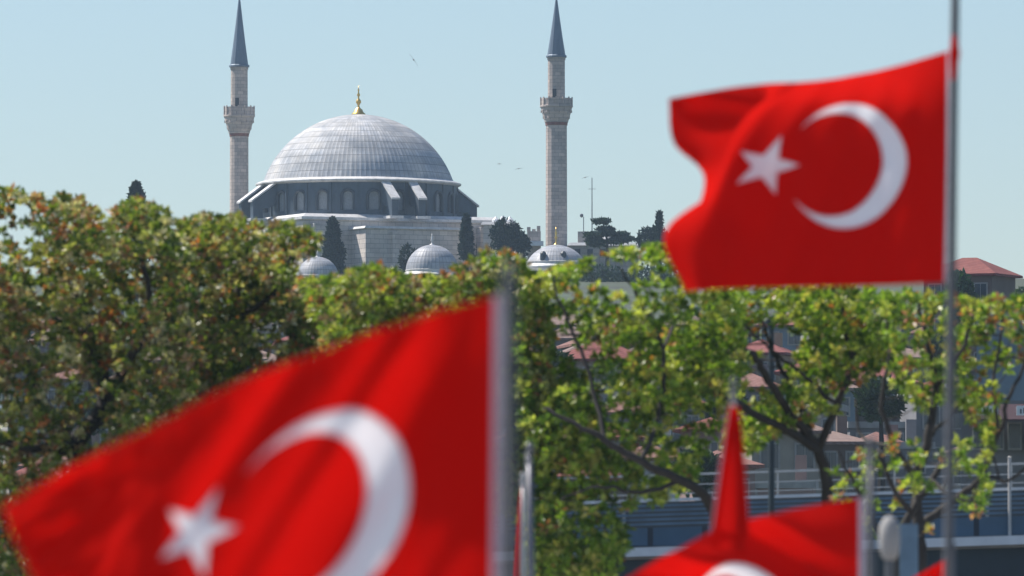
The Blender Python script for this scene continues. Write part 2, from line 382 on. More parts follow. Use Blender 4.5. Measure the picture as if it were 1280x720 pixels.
# roof terrace round the drum, and the square hall (turned by PHI)
def sq(cx, cy, hx, hy, z0, z1, gmb, taper=1.0, mi=0):
    """block in the mosque's own axes; cx along its right-hand side direction, cy outwards through the facing front"""
    t = Vector((math.cos(PHI), math.sin(PHI), 0)); nrm = Vector((math.sin(PHI), -math.cos(PHI), 0)); c = Vector((DC.x, DC.y, 0)) + t*cx + nrm*cy
    vs = []
    for z, q in ((z0,1),(z1,taper)):
        for x, y in ((-1,1),(1,1),(1,-1),(-1,-1)): vs.append(c + t*x*hx*q + nrm*y*hy*q + Vector((0,0,z)))
    gmb.add(vs, [(3,2,1,0),(4,5,6,7),(0,1,5,4),(1,2,6,5),(2,3,7,6),(3,0,4,7)], mi)
HH = 13.9; zg = hz(DC.x, DC.y)-1; zr = zpx(272, MY-15)
g = MB(); sq(0,0,HH,HH,zg,zr,g); g.build('prayer_hall', M['stone_wall'], mosque)
g = MB(); sq(0,0,HH+0.35,HH+0.35,zr-0.35,zr,g); sq(0,0,HH+0.2,HH+0.2,zr+0.003,zr+0.45,g,taper=0.94)
g.build('hall_cornice', M['lead_pale'], mosque)
for (cx, w_) in ((-11.6,1.3),(11.8,1.3)):
    g = MB(); sq(cx,HH+0.6,w_,0.6,zg,zr-0.9,g); g.build('wall_pier', M['stone_wall'], mosque)
# projecting lower block on the facing front
lt = zpx(286, MY-18); 
g = MB(); sq(-0.3,HH+2.3,6.9,2.29,zg,lt,g); sq(-3.2,HH+4.9,0.45,0.3,zg,lt-0.4,g); lb = g.build('lower_block', M['stone_wall'], mosque)
g = MB(); sq(-0.3,HH+2.3,7.2,2.6,lt+0.003,lt+0.30,g,taper=0.97); g.build('ledge', M['lead_pale'], mosque)
for cx, zt_ in ((-9.6,zr-3.2),(8.6,zr-3.0),(11.0,zr-3.0)):
    for q in (0,):
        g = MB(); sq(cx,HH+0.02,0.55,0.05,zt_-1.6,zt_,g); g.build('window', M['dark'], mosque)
# flying buttresses, in pairs on each of the four sides
def buttress(axis, side):
    d = Vector((math.sin(axis), -math.cos(axis), 0)); t = Vector((math.cos(axis), math.sin(axis), 0))
    c = Vector((DC.x, DC.y, 0)) + t*side*1.9
    r0 = DRR-0.6; r1 = DRR+3.1; zt0 = zpx(232, MY)-0.1; zt1 = zpx(249, MY-14); zbm = zpx(270, MY-14)
    hw = 0.46
    g = MB()
    def pp(r, s, z): return c + d*r + t*s*hw + Vector((0,0,z))
    # side outline with an arched opening: outer pier + sloping arm
    ins = [(r1-1.35, zbm), (r1-1.35, zt1-0.9)] + [(r1-1.35 - 1.75*math.sin(a_), zt1-0.9 + 0.75*(1-math.cos(a_))*1.0) for a_ in [i*PI/2/6 for i in range(1,7)]]
    outl = [(r1, zbm), (r1, zt1), (r0, zt0), (r0, zt0-1.9)] + list(reversed(ins))
    n = len(outl)
    vs = [pp(r,-1,z) for r,z in outl] + [pp(r,1,z) for r,z in outl]
    g.add(vs, [tuple(range(n)), tuple(reversed([n+i for i in range(n)]))] + [(i,n+i,n+(i+1)%n,(i+1)%n) for i in range(n)])
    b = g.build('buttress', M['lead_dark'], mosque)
    g = MB(); e = 0.14                               # pale sloping lead coping
    vs = []
    for s in (-1,1):
        for r,z in ((r0+0.4,zt0-0.03+0.003),(r1+0.25,zt1-0.12),(r1+0.25,zt1+0.12),(r0+0.4,zt0+0.24)): vs.append(c + d*r + t*s*(hw+e) + Vector((0,0,z+0.03)))
    g.add(vs, [(0,1,2,3),(7,6,5,4),(0,4,5,1),(1,5,6,2),(2,6,7,3),(3,7,4,0)]); g.build('coping', M['lead_pale'], b)
    g = MB(); g.box(c + d*(r1-0.6) + Vector((0,0,zbm-0.2)), (1.9,2.3,0.35), rz=axis); g.build('footing', M['lead_pale'], b)
for q in range(4):
    for s in (-1, 1): buttress(PHI + q*PI/2, s)
# small weathered patches low on the roof terrace: low corner turrets
g = MB(); ztl = zpx(268, MY-10)

# minarets
def minaret(px, Y, yb, y_top, y_cone, y_bal0, y_bal1, r_low, r_up, r_bal, label, lean=0):
    c = P(px, y_bal1, Y); s = Y/FPX; z = lambda py: zpx(py, Y)
    m = empty('minaret', (c.x, c.y, hz(c.x, c.y)), label, 'minaret', 'minarets of the mosque')
    base = hz(c.x, c.y)-1; n = 14; rl = r_low*s; ru = r_up*s; rb = r_bal*s
    cc = Vector((c.x, c.y, 0))
    g = MB(); g.lathe(cc, [(rl*1.5,base),(rl*1.45,base+2),(rl*1.06,base+4),(rl*1.03,base+6),(rl,z(y_bal1)-0.4)], n, rot=0.2); g.build('shaft', M['minaret'], m)
    g = MB(); g.lathe(cc, [(rl*1.05,z(y_bal1)-0.4),(rl*1.08,z(y_bal1))], n, rot=0.2); g.build('band', M['redstone'], m)
    # muqarnas balcony in steps, with toothed underside
    g = MB(); zb0 = z(y_bal1); zb1 = z(y_bal0); pr = []
    for i in range(5):
        f = i/5; r_ = rl*1.05 + (rb*0.97-rl*1.05)*((i+1)/5)**0.9; pr += [(r_-0.06, zb0+(zb1-zb0)*0.62*f+0.003), (r_, zb0+(zb1-zb0)*0.62*(f+0.17))]
    pr += [(rb*1.03, zb0+(zb1-zb0)*0.64), (rb*1.03, zb0+(zb1-zb0)*0.70), (rb*0.97, zb0+(zb1-zb0)*0.71), (rb*0.97, zb1), (rb*0.86, zb1), (rb*0.86, zb1-0.9), (ru*0.9, zb1-0.9)]
    g.lathe(cc, pr, n*2, rot=0.2)
    for k in range(n):
        t = 2*PI*(k+0.5)/n + 0.2
        for j, (fr, fz) in enumerate(((0.80,0.18),(0.92,0.40))):
            r_ = rl*1.05 + (rb-rl*1.05)*(0.35+0.45*j); g.box((c.x+r_*math.cos(t), c.y+r_*math.sin(t), zb0+(zb1-zb0)*(0.2+0.25*j)), (0.16,0.26,0.30), rz=t)
        g.box((c.x+rb*math.cos(t-PI/n), c.y+rb*math.sin(t-PI/n), zb0+(zb1-zb0)*0.87), (0.12,0.16,(zb1-zb0)*0.36), rz=t-PI/n)
    g.build('balcony', M['minaret'], m)
    g = MB(); g.lathe(cc, [(ru,zb1-0.9),(ru*0.985,z(y_cone)-0.35),(ru*1.06,z(y_cone)-0.3),(ru*1.06,z(y_cone))], n, rot=0.2); g.build('upper_shaft', M['minaret'], m)
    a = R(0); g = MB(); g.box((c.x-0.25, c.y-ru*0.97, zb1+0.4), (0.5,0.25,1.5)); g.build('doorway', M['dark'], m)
    ct = z(y_top)
    g = MB(); zc = z(y_cone)
    g.lathe(cc, [(ru*1.2,zc+0.003),(ru*1.2,zc+0.22),(ru*1.05,zc+0.35),(ru*0.72,zc+(ct-zc)*0.34),(ru*0.40,zc+(ct-zc)*0.66),(0.09,ct)], n, rot=0.2)
    g.build('spire', M['spire'], m)
    g = MB(); g.lathe((c.x,c.y,ct-0.05), [(0.07,0),(0.2,0.35),(0.07,0.6),(0.15,0.85),(0.05,1.05),(0.03,1.8)], 10); g.build('finial', M['gold'], m, smooth=True)
minaret(299.0, 1108, 300, -3, 84, 134, 167, 11.7, 10.8, 19.2, 'slender stone minaret left of the great dome, pointed grey spire')
minaret(695.5, 1066, 330, -3, 72, 123, 153, 13.4, 11.0, 20.2, 'slender stone minaret right of the great dome, standing clear of the hall')

# domed tombs in front of the mosque
def tomb(px, Y, rad, ytop, ybase, fin_y, gold, label, lobes=40):
    s = Y/FPX; c = P(px, ybase, Y); 
    t = empty('domed_tomb', (c.x, c.y, hz(c.x, c.y)), label, 'tomb', 'small domed tombs before the mosque')
    d = uv_dome('dome', c, rad*s, (ybase-ytop)*s, lobes, 6, M['lead_small'], t, rib=0.03, steps=20)
    g = MB(); base = hz(c.x, c.y)-1; r = rad*s
    g.lathe((c.x,c.y,0), [(r*1.02,base),(r*1.02,c.z-0.9)], 8, rot=PI/8); g.build('wall', M['stone_wall'], t)
    g = MB(); g.lathe((c.x,c.y,c.z), [(r*1.0,-0.9),(r*1.16,-0.85),(r*1.16,-0.65),(r*1.02,-0.3),(r*1.04,-0.05),(r*0.99,0.02)], 32); g.build('eave', M['lead_pale'], t)
    for k in range(8):
        a = 2*PI*k/8 + PI/8 + PI/8
        if math.sin(a) > 0.3: continue
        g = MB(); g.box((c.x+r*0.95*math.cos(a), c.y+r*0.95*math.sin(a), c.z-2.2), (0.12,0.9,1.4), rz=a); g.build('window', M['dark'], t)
    zt = c.z + (ybase-ytop)*s; fh = (ytop-fin_y)*s
    g = MB(); g.lathe((c.x,c.y,zt-0.1), [(0.35,0),(0.3,0.15),(0.1,0.25),(0.09,fh*0.35),(0.2,fh*0.45),(0.08,fh*0.55),(0.15,fh*0.68),(0.06,fh*0.8),(0.04,fh)], 12)
    g.build('finial', M['gold'] if gold else M['lead_pale'], d, smooth=True)
    return t, c, r
tomb(540, 1040, 32.5, 306, 337, 291, False, 'small pale ribbed dome in front of the mosque wall, grey finial')
tomb(397, 1035, 26, 321, 344, 312, False, 'small low dome half hidden by olive treetops, left of the dark cypress')
t, c, r = tomb(695, 1030, 36, 306, 327, 283, True, 'wide shiny lead dome with tall gilt finial below the right minaret', 48)
g = MB(); g.lathe((c.x,c.y,c.z), [(r*1.17,-1.6),(r*1.35,-1.3),(r*1.3,-0.95),(r*1.17,-0.9)], 32); g.lathe((c.x,c.y,c.z),[(r*1.05,-1.6),(r*1.05,-0.95)],32)
g.build('lower_roof', M['lead_small'], t)
for dx in (-0.22, 0.55):
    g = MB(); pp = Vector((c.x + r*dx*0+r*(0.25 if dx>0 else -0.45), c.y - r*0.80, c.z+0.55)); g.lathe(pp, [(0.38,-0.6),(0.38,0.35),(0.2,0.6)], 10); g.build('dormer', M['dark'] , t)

# low buildings and ruins on the ridge
def ridge_wall(name, x0, x1, y0, Y, dep, material, label, cat, roof=None):
    a = P(x0, y0, Y); b = P(x1, y0, Y); base = min(hz(a.x,Y), hz(b.x,Y))-1.5
    e = empty(name, ((a.x+b.x)/2, Y+dep/2, base), label, cat)
    g = MB(); g.box(((a.x+b.x)/2, Y+dep/2, (a.z+base)/2), (b.x-a.x, dep, a.z-base)); g.build('wall', material, e)
    if roof:
        g = MB(); g.box(((a.x+b.x)/2, Y+dep/2, a.z+0.2), (b.x-a.x+0.6, dep+0.6, 0.38), top=0.93); g.build('roof', roof, e)
    return e, a, b
e, a, b = ridge_wall('stone_annex', 604, 642, 281, 1068, 7, M['stone_wall'], 'low stone annex right of the mosque hall, white cowls on its roof', 'building', M['lead_pale'])
for k in range(3):
    g = MB(); g.lathe((a.x+1.6+k*0.9, 1069, a.z+0.4), [(0.5,0),(0.45,0.3),(0.2,0.55+0.2*(k==1)),(0.03,0.75)], 10); g.build('roof_cowl', M['white_paint'], e)
e, a, b = ridge_wall('ruined_tower', 659, 676, 289, 1062, 2.2, M['stone'], 'small broken brown tower stump with jagged top beside the right minaret', 'tower')
for k, (dx, h_) in enumerate(((0.2,0.55),(0.85,0.3),(1.45,0.7))):
    g = MB(); g.box((a.x+dx, 1063, a.z+h_/2+0.003), (0.45,0.9,h_)); g.build('merlon', M['stone'], e)
g = MB(); g.box(((a.x+b.x)/2, 1061.4, a.z-1.6), (2.4,1.0,0.6)); g.build('ledge', M['white_paint'], e)
e, a, b = ridge_wall('stone_lodge', 712, 798, 307, 1058, 8, M['stone'], 'low stone lodge with pale roof behind the flat-topped pine', 'building', M['lead_pale'])
for k in range(5):
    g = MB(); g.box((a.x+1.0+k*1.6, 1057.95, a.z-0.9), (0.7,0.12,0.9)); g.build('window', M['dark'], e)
g = MB(); g.box((a.x+1.9, 1060, a.z+1.0), (1.7,1.6,1.7)); g.build('chimney', M['stone'], e)
g = MB(); g.lathe((a.x+4.4, 1062, a.z+0.35), [(2.0,0),(1.7,0.6),(1.0,1.0),(0.1,1.2)], 20); g.build('roof_dome', M['lead_pale'], e, smooth=True)
e, a, b = ridge_wall('precinct_wall', 455, 660, 343, 1022, 1, M['stone'], 'long coursed stone retaining wall below the mosque and its tombs', 'wall')
# masts
a = P(740, 222, 1100); b = P(740, 330, 1100)
m = empty('radio_mast', (a.x, 1100, hz(a.x,1100)), 'tall thin grey radio mast behind the flat-topped pine', 'mast')
g = MB(); g.tube([(a.x,1100,hz(a.x,1100)-0.5),(a.x,1100,a.z)], [0.12,0.05], 6)
g.build('pole', M['steel'], m); g = MB(); g.tube([(a.x-0.5,1100,a.z-1.5),(a.x+0.5,1100,a.z-1.5)], 0.03, 5); g.build('crossbar', M['steel'], m)
a = P(729.5, 271, 1062)
m = empty('antenna', (a.x, 1062, hz(a.x,1062)), 'short rooftop antenna with small round head, left of the tall mast', 'antenna')
g = MB(); g.tube([(a.x,1062,hz(a.x,1062)),(a.x,1062,a.z)], 0.05, 6); g.build('pole', M['steel'], m)
g = MB(); g.lathe((a.x-0.25,1062,a.z-0.1), [(0.05,0),(0.22,0.15),(0.22,0.4),(0.05,0.5)], 10); g.build('antenna_head', M['steel'], m)

# ------------------------------------------------------------------ hillside houses
HG = 'houses stacked on the hillside behind the trees'
def house(x, Y, w_, d_, h_, rz, wm, rm, flat, label, floors=3, nwin=3, base=None, name='house', group=HG, chim=True):
    base = hz(x, Y) if base is None else base
    e = empty(name, (x, Y, base), label, 'house', group)
    Mz = Matrix.Rotation(rz, 3, 'Z'); c = Vector((x, Y, 0))
    def W(lx, ly, z): return c + Mz @ Vector((lx, ly, 0)) + Vector((0,0,z))
    g = MB(); g.box((x, Y, base-1.5+(h_+1.5)/2), (w_, d_, h_+1.5), rz); g.build('wall', wm, e)
    ov = 0.45; z0 = base + h_ + 0.003
    if flat:
        g = MB(); g.box((x, Y, z0+0.2), (w_+0.3, d_+0.3, 0.4), rz); 
        rf = g.build('roof', M['concrete'], e)
    else:
        hx = w_/2+ov; hy = d_/2+ov; rh = min(w_, d_)*0.27; rx = max(0.0, hx-hy*0.9)
        g = MB(); g.add([W(-hx,-hy,z0),W(hx,-hy,z0),W(hx,hy,z0),W(-hx,hy,z0),W(-hx,-hy,z0+0.18),W(hx,-hy,z0+0.18),W(hx,hy,z0+0.18),W(-hx,hy,z0+0.18),W(-rx,0,z0+rh+0.18),W(rx,0,z0+rh+0.18)],
                        [(3,2,1,0),(0,1,5,4),(1,2,6,5),(2,3,7,6),(3,0,4,7),(4,5,9,8),(6,7,8,9),(5,6,9),(7,4,8)])
        rf = g.build('roof', rm, e)
    q = W(w_*0.25, d_*0.15, z0); g = MB(); g.box((q.x,q.y,z0+0.95), (0.6,0.6,1.7), rz); (g.build('chimney', wm, rf) if chim else None)
    fh = h_/floors
    for f in range(floors):
        for k in range(nwin):
            lx = -w_/2 + w_*(k+0.5)/nwin; z = base + fh*(f+0.52); ww = min(1.0, w_/nwin*0.5); wh = fh*0.5
            q = W(lx, -d_/2-0.02, z)
            g = MB(); g.box(q, (ww+0.22, 0.10, wh+0.22), rz); fo = g.build('window', M['frame'], e)
            q = W(lx, -d_/2-0.05, z); g = MB(); 
            g.box(W(lx-ww*0.26, -d_/2-0.055, z), (ww*0.46,0.06,wh), rz); g.box(W(lx+ww*0.26, -d_/2-0.055, z), (ww*0.46,0.06,wh), rz); g.build('pane', M['pane'], fo)
    return e
rnd = random.Random(11)
EXP = []   # depth rows, skipping nothing: each house takes the next strip of frontage
POSW = ['left edge of the view', 'left part of the view', 'middle of the view', 'right of the middle', 'right part of the view', 'right edge of the view']
cnt = {}
for ri, Y in enumerate((450, 485, 520, 555, 590, 625, 660, 700, 745, 790, 840)):
    half = 660/FPX*Y; x = -half + rnd.uniform(0, 3); k = 0
    while x < half:
        w_ = rnd.uniform(2.6, 4.6)*(0.6+Y/1500); gap = rnd.uniform(0.0, 0.8); d_ = rnd.uniform(4.5, 7); y = Y + rnd.uniform(-11, 11)
        cx = x + w_/2; b = hz(cx, y); px = 640 + cx/y*FPX
        ztop = zpx(378, y); h_ = min(rnd.uniform(3.0, 5.6), ztop-b-2.2)
        near = ri < 1 and 1030 < px < 1300
        if h_ > 2.2 and not near:
            wi = rnd.choice([0,1,1,2,3,4,5,6,5,1,6]); flat = rnd.random() < 0.2; rm = rnd.choice([M['tile'], M['tile_old'], M['tile_old'], M['tile_red']])
            fl = max(2, int(h_/2.3)); nw_ = max(2, int(w_/1.5))
            row = ['lowest', 'second', 'third', 'fourth', 'fifth', 'sixth', 'seventh', 'eighth', 'ninth', 'tenth', 'topmost'][ri]
            k += 1
            lab = '%s %d-storey hillside house, %s, %s row up the slope, %s along it' % (WN[wi], fl, 'flat roof' if flat else {M['tile']:'orange tiled roof', M['tile_old']:'faded brown tiled roof', M['tile_red']:'red tiled roof'}[rm], row,
                  ['first','second','third','fourth','fifth','sixth','seventh','eighth','ninth','tenth','eleventh','twelfth','thirteenth','fourteenth','fifteenth','sixteenth'][min(15,k-1)])
            house(cx, y, w_, d_, h_, rnd.uniform(-0.25, 0.25), WALLS[wi], rm, flat, lab, fl, nw_)
        x += w_ + gap
# named houses the photograph shows
a = P(1190, 318, 640)
e = house(P(1212,345,640).x, 640, 5.6, 5.0, zpx(347,640)-hz(33,640), R(-24), WALLS[5], M['tile_red'], False, 'tall ivy-covered house with red hip roof just right of the big flagpole', 4, 3, chim=False)
a = P(1262, 400, 330); e = house(P(1278,400,330).x, 331, 3.4, 2.5, zpx(398,330)-hz(22,330), R(-6), WALLS[6], M['tile'], True, 'plain blue-grey rendered block at the right edge above the maroon awning', 1, 0+1)
# shop with awning
sx = P(1240,520,300).x; zb_ = hz(sx,300)
shop = empty('shop', (sx+0.3,300,zb_), 'low grey shop with maroon awning at the right edge behind the railings', 'shop')
za = zpx(500,300); 
g = MB(); g.box((sx+2.0,301.6,(za+zb_)/2), (6.0,2.2,za-zb_), rz=-0.08); g.build('wall', WALLS[1], shop)
g = MB(); z1 = zpx(502,297); z0_ = zpx(524,297)
xa = P(1218,510,297).x; xb = P(1340,510,297).x
g.add([(xa,297.0,z0_),(xb,297.0,z0_),(xb,300.2,z1),(xa,300.2,z1),(xa,297.0,z0_-0.04),(xb,297.0,z0_-0.04),(xb,300.2,z1-0.06),(xa,300.2,z1-0.06)], [(0,1,2,3),(7,6,5,4),(0,4,5,1),(1,5,6,2),(2,6,7,3),(3,7,4,0)])
aw = g.build('awning', M['awning'], shop)
for px0 in (1222, 1272):
    q0 = P(px0, 513, 296.6); g = MB(); g.box((q0.x+0.36, 296.75, q0.z), (0.78,0.05,0.34)); sg = g.build('sign', M['white_paint'], shop)
    g = MB()
    for k in range(5): g.box((q0.x+0.12+k*0.12, 296.72, q0.z+0.03*((k*7)%3-1)), (0.05,0.02,0.16+0.03*(k%2)))
    g.build('lettering', M['ink'], sg)
for k in range(4):
    q0 = P(1225+k*22, 545, 299.9); g = MB(); g.box((q0.x, 300.22, q0.z), (0.5,0.1,1.0)); wf = g.build('window', M['frame'], shop)
    g = MB(); g.box((q0.x, 300.16, q0.z), (0.38,0.05,0.86)); g.build('pane', M['pane'], wf)
house(P(1100,560,500).x, 505, 4.4, 5.0, zpx(566,500)-hz(20,505), R(6), WALLS[2], M['tile'], False, 'low pink house with broad salmon tiled roof right behind the top railings', 2, 3)
house(P(752,450,560).x, 560, 5.6, 6.5, zpx(452,557)-hz(6,560), R(-3), WALLS[0], M['tile_red'], False, 'wide house with dusty red roof showing between the green treetops', 3, 4)

# ------------------------------------------------------------------ viaduct with railings
A = Vector((P(780,700,200).x,200,0)); D = Vector((1,0,0)); ang = 0.0; NRM = Vector((0,-1,0)); RISE = 0.032   # a ramp climbing to the right
def vbox(g, s0, s1, off, z0, z1, th):
    c = A + NRM*off; vs = []
    for z in (z0, z1):
        for sx, dy in ((s0,-th/2),(s1,-th/2),(s1,th/2),(s0,th/2)): vs.append((c.x+sx, c.y+dy, z+sx*RISE))
    g.add(vs, [(3,2,1,0),(4,5,6,7),(0,1,5,4),(1,2,6,5),(2,3,7,6),(3,0,4,7)])
S0, S1 = -30, 30
via = empty('viaduct', (A.x, A.y, 0), 'raised blue-panelled roadway with white kerb and railings behind the trees', 'viaduct')
ZK = 7.97
g = MB(); vbox(g,S0,S1,-4,ZK-0.25,ZK+0.05,8); g.build('deck', M['concrete'], via)
g = MB(); vbox(g,S0,S1,0.10,ZK-0.18,ZK+0.03,0.3); g.build('kerb', M['white_paint'], via)
g = MB(); vbox(g,S0,S1,-0.35,ZK-1.7,ZK-0.255,0.5); vbox(g,S0,S1,-7.5,ZK-1.7,ZK-0.255,0.5); g.build('girder', M['teal'], via)
g = MB(); vbox(g,S0,S1,-0.06,ZK+0.06,ZK+0.50,0.08); g.build('fascia_panel', M['blue'], via)
g = MB()
for k in range(5): vbox(g,S0,S1,-0.12,ZK+0.56+k*0.11,ZK+0.615+k*0.11,0.05)
g.build('slat_panel', M['bluedark'], via)
g = MB(); vbox(g,S0,S1,-0.12,ZK+1.12,ZK+1.19,0.10); g.build('railing', M['white_paint'], via)
g = MB(); vbox(g,S0,S1,-7.6,ZK+1.86,ZK+1.92,0.08); vbox(g,S0,S1,-7.6,ZK+1.62,ZK+1.65,0.05); vbox(g,S0,S1,-7.6,ZK+1.40,ZK+1.43,0.05); g.build('railing', M['alu'], via)
g = MB(); vbox(g,S0,S1,-7.6,ZK+0.06,ZK+1.22,0.08); g.build('fascia_panel', M['teal'], via)
for k in range(18):
    s = S0+1+k*2.9; g = MB(); vbox(g,s-0.04,s+0.04,-0.18,ZK+0.06,ZK+1.117,0.06); g.build('railing_post', M['alu'], via)
    g = MB(); vbox(g,s+1.0,s+1.05,-7.66,ZK+1.223,ZK+1.857,0.05); g.build('railing_post', M['alu'], via)
for s in (-26,-10,6,24):
    g = MB(); c = A + D*s + NRM*-4; g.lathe((c.x,c.y,0), [(0.8,0),(0.8,ZK-1.9+s*RISE),(1.4,ZK-1.0+s*RISE),(1.4,ZK-0.3+s*RISE)], 20); g.build('pier', M['concrete'], via)
q = P(1262,573,199.9); 
lp = empty('marker_post', (q.x,199.5,ZK+(q.x-A.x)*RISE+0.03), 'thin pale post standing on the white kerb of the roadway at the right edge', 'post')
g = MB(); g.tube([(q.x,199.9,ZK+(q.x-A.x)*RISE+0.03),(q.x,199.9,q.z)], 0.04, 10); g.build('pole', M['rope'], lp); g = MB(); g.lathe((q.x,199.9,q.z),[(0.045,0),(0.05,0.03),(0.02,0.05)],10); g.build('cap', M['rope'], lp)

# ------------------------------------------------------------------ trees
def crown_mesh(name, leaves, material, parent):
    """leaves: list of (point, direction, normal, length, width, colour) - folded leaf blades"""
    me = bpy.data.meshes.new(name); n = len(leaves); vs = []; fs = []; cols = []
    off = Vector(parent.location)
    for i, (p, d, nn, l, w_, c) in enumerate(leaves):
        s = d.cross(nn).normalized()*w_*0.5; p = p - off; b = i*4
        m_ = p + d*l*0.45 + nn*0.0
        vs += [tuple(p), tuple(m_ + s + nn*l*0.10), tuple(p + d*l - nn*l*0.08), tuple(m_ - s + nn*l*0.10)]
        fs += [(b,b+1,b+2),(b,b+2,b+3)]; cols += [c, c]
    me.from_pydata(vs, [], fs); me.materials.append(material)
    at = me.attributes.new('leaf_tint', 'FLOAT_COLOR', 'FACE')
    flat = []
    for c in cols: flat += [c[0], c[1], c[2], 1.0]
    at.data.foreach_set('color', flat)
    o = bpy.data.objects.new(name, me); C.objects.link(o); o.parent = parent
    return o
def inside(poly, x, y):
    r = False; j = len(poly)-1
    for i in range(len(poly)):
        xi, yi = poly[i]; xj, yj = poly[j]
        if (yi > y) != (yj > y) and x < (xj-xi)*(y-yi)/(yj-yi)+xi: r = not r
        j = i
    return r
def rv(rnd):
    while True:
        v = Vector((rnd.uniform(-1,1), rnd.uniform(-1,1), rnd.uniform(-1,1)))
        if 0.05 < v.length < 1: return v.normalized()
PAL = {
 'olive': [((0.15,0.20,0.034),3.8), ((0.065,0.105,0.018),3.0), ((0.28,0.29,0.09),3.0), ((0.44,0.40,0.25),1.5), ((0.32,0.22,0.13),1.1), ((0.42,0.15,0.05),0.25)],
 'mix':   [((0.19,0.27,0.033),4), ((0.08,0.14,0.02),2.6), ((0.33,0.37,0.065),2.6), ((0.38,0.32,0.15),0.9), ((0.42,0.17,0.05),0.3)],
 'green': [((0.19,0.28,0.032),4), ((0.085,0.15,0.015),3.0), ((0.35,0.38,0.075),2.6), ((0.38,0.34,0.09),0.7), ((0.34,0.17,0.05),0.06)],
}
def pick(rnd, pal):
    t = rnd.uniform(0, sum(w_ for _, w_ in pal))
    for c, w_ in pal:
        t -= w_
        if t <= 0: return c
    return pal[0][0]
def leafy_tree(label, Y, limbs, poly, n_twig, depth, pal, seed, holes=(), rosette=(16,23), tipred=0.3, base_px=None, size=1.0, limb_w=1.0, front=1.0, dens=-0.10, group='leafy trees standing behind the flags'):
    """limbs: polylines in photo pixels with depth offsets; twigs grow from the nearest limb to points in the crown"""
    rnd = random.Random(seed)
    s0 = P(*limbs[0][0][0:2], Y)
    t = empty('leafy_tree', (s0.x, Y, 0), label, 'tree', group)
    g = MB(); nodes = []
    k = Y/FPX
    for li, limb in enumerate(limbs):
        pts = []; rad = []
        ctrl = [P(px, py, Y) + Vector((0, dy, 0)) for px, py, dy, r in limb]
        if li == 0: ctrl = [Vector((s0.x, Y, 0.0)), ctrl[0]-Vector((0,0,1.6))] + ctrl; rr = [limb[0][3]*1.6, limb[0][3]*1.1] + [q[3] for q in limb]
        else: rr = [q[3] for q in limb]
        for i in range(len(ctrl)-1):
            m_ = 5
            p0 = ctrl[max(i-1,0)]; p1 = ctrl[i]; p2 = ctrl[i+1]; p3 = ctrl[min(i+2, len(ctrl)-1)]
            for j in range(m_ + (1 if i == len(ctrl)-2 else 0)):
                u = j/m_
                q = 0.5*((2*p1) + (p2-p0)*u + (2*p0-5*p1+4*p2-p3)*u*u + (3*p1-p0-3*p2+p3)*u**3)
                if j: q = q + rv(rnd)*0.03
                pts.append(q); rad.append((rr[i]*(1-u)+rr[i+1]*u)*k*limb_w)
        g.tube(pts, rad, 8)
        for q, r_ in list(zip(pts, rad))[ (11 if li == 0 else 1):]: nodes.append((q, r_))
    xs_ = [p[0] for p in poly]; ys_ = [p[1] for p in poly]
    targets = []; bare = []; grid = {}; sp = 0.185 if n_twig > 2000 else 0.21
    tries = 0
    while len(targets) < n_twig and tries < n_twig*60:
        tries += 1
        px = rnd.uniform(min(xs_), max(xs_)); py = rnd.uniform(min(ys_), max(ys_))
        if not inside(poly, px, py): continue
        # clumpiness
        dyy = rnd.uniform(-depth*front, depth)
        q = P(px, py, Y + dyy)
        if any((px-hx)**2/(hr*hr) + (py-hy)**2/(hv*hv) < 1 and rnd.random() < hp for hx, hy, hr, hv, hp in holes):
            if rnd.random() < 0.30: bare.append(q)
            continue
        f = noise.noise(Vector((q.x*0.85+seed, q.y*0.6, q.z*0.85)))
        if f < dens + rnd.uniform(-0.12, 0.12): continue
        key = (int(q.x/sp), int(q.y/sp), int(q.z/sp))
        if any((q-o_).length_squared < sp*sp for a_ in (-1,0,1) for b_ in (-1,0,1) for c_ in (-1,0,1) for o_ in grid.get((key[0]+a_,key[1]+b_,key[2]+c_), ())): continue
        grid.setdefault(key, []).append(q); targets.append(q)
    targets.sort(key=lambda q: min((q-n_[0]).length_squared for n_ in nodes))
    leaves = []
    ends = []
    bare = bare[:n_twig//12]; nb = {id(q) for q in bare};
    for q in targets + bare:
        b, br = min(nodes, key=lambda n_: (q-n_[0]).length_squared + (0.35 if n_[0].z > q.z else 0))
        L_ = (q-b).length
        m_ = b.lerp(q, 0.5) + Vector((0,0,-0.10*L_)) + rv(rnd)*0.07*L_
        r0 = min(br*0.75, 0.010 + 0.014*L_)
        n_ = 4; pts = [((1-u)**2)*b + 2*u*(1-u)*m_ + u*u*q for u in [i/n_ for i in range(n_+1)]]
        g.tube(pts, [r0*(1-0.72*i/n_) for i in range(n_+1)], 4, cap=False)
        for p in pts[1:-1]: nodes.append((p, r0*0.7))
        if id(q) in nb: continue
        nodes.append((q, 0.008)); ends.append((q, (q-m_).normalized()))
    topness = {}
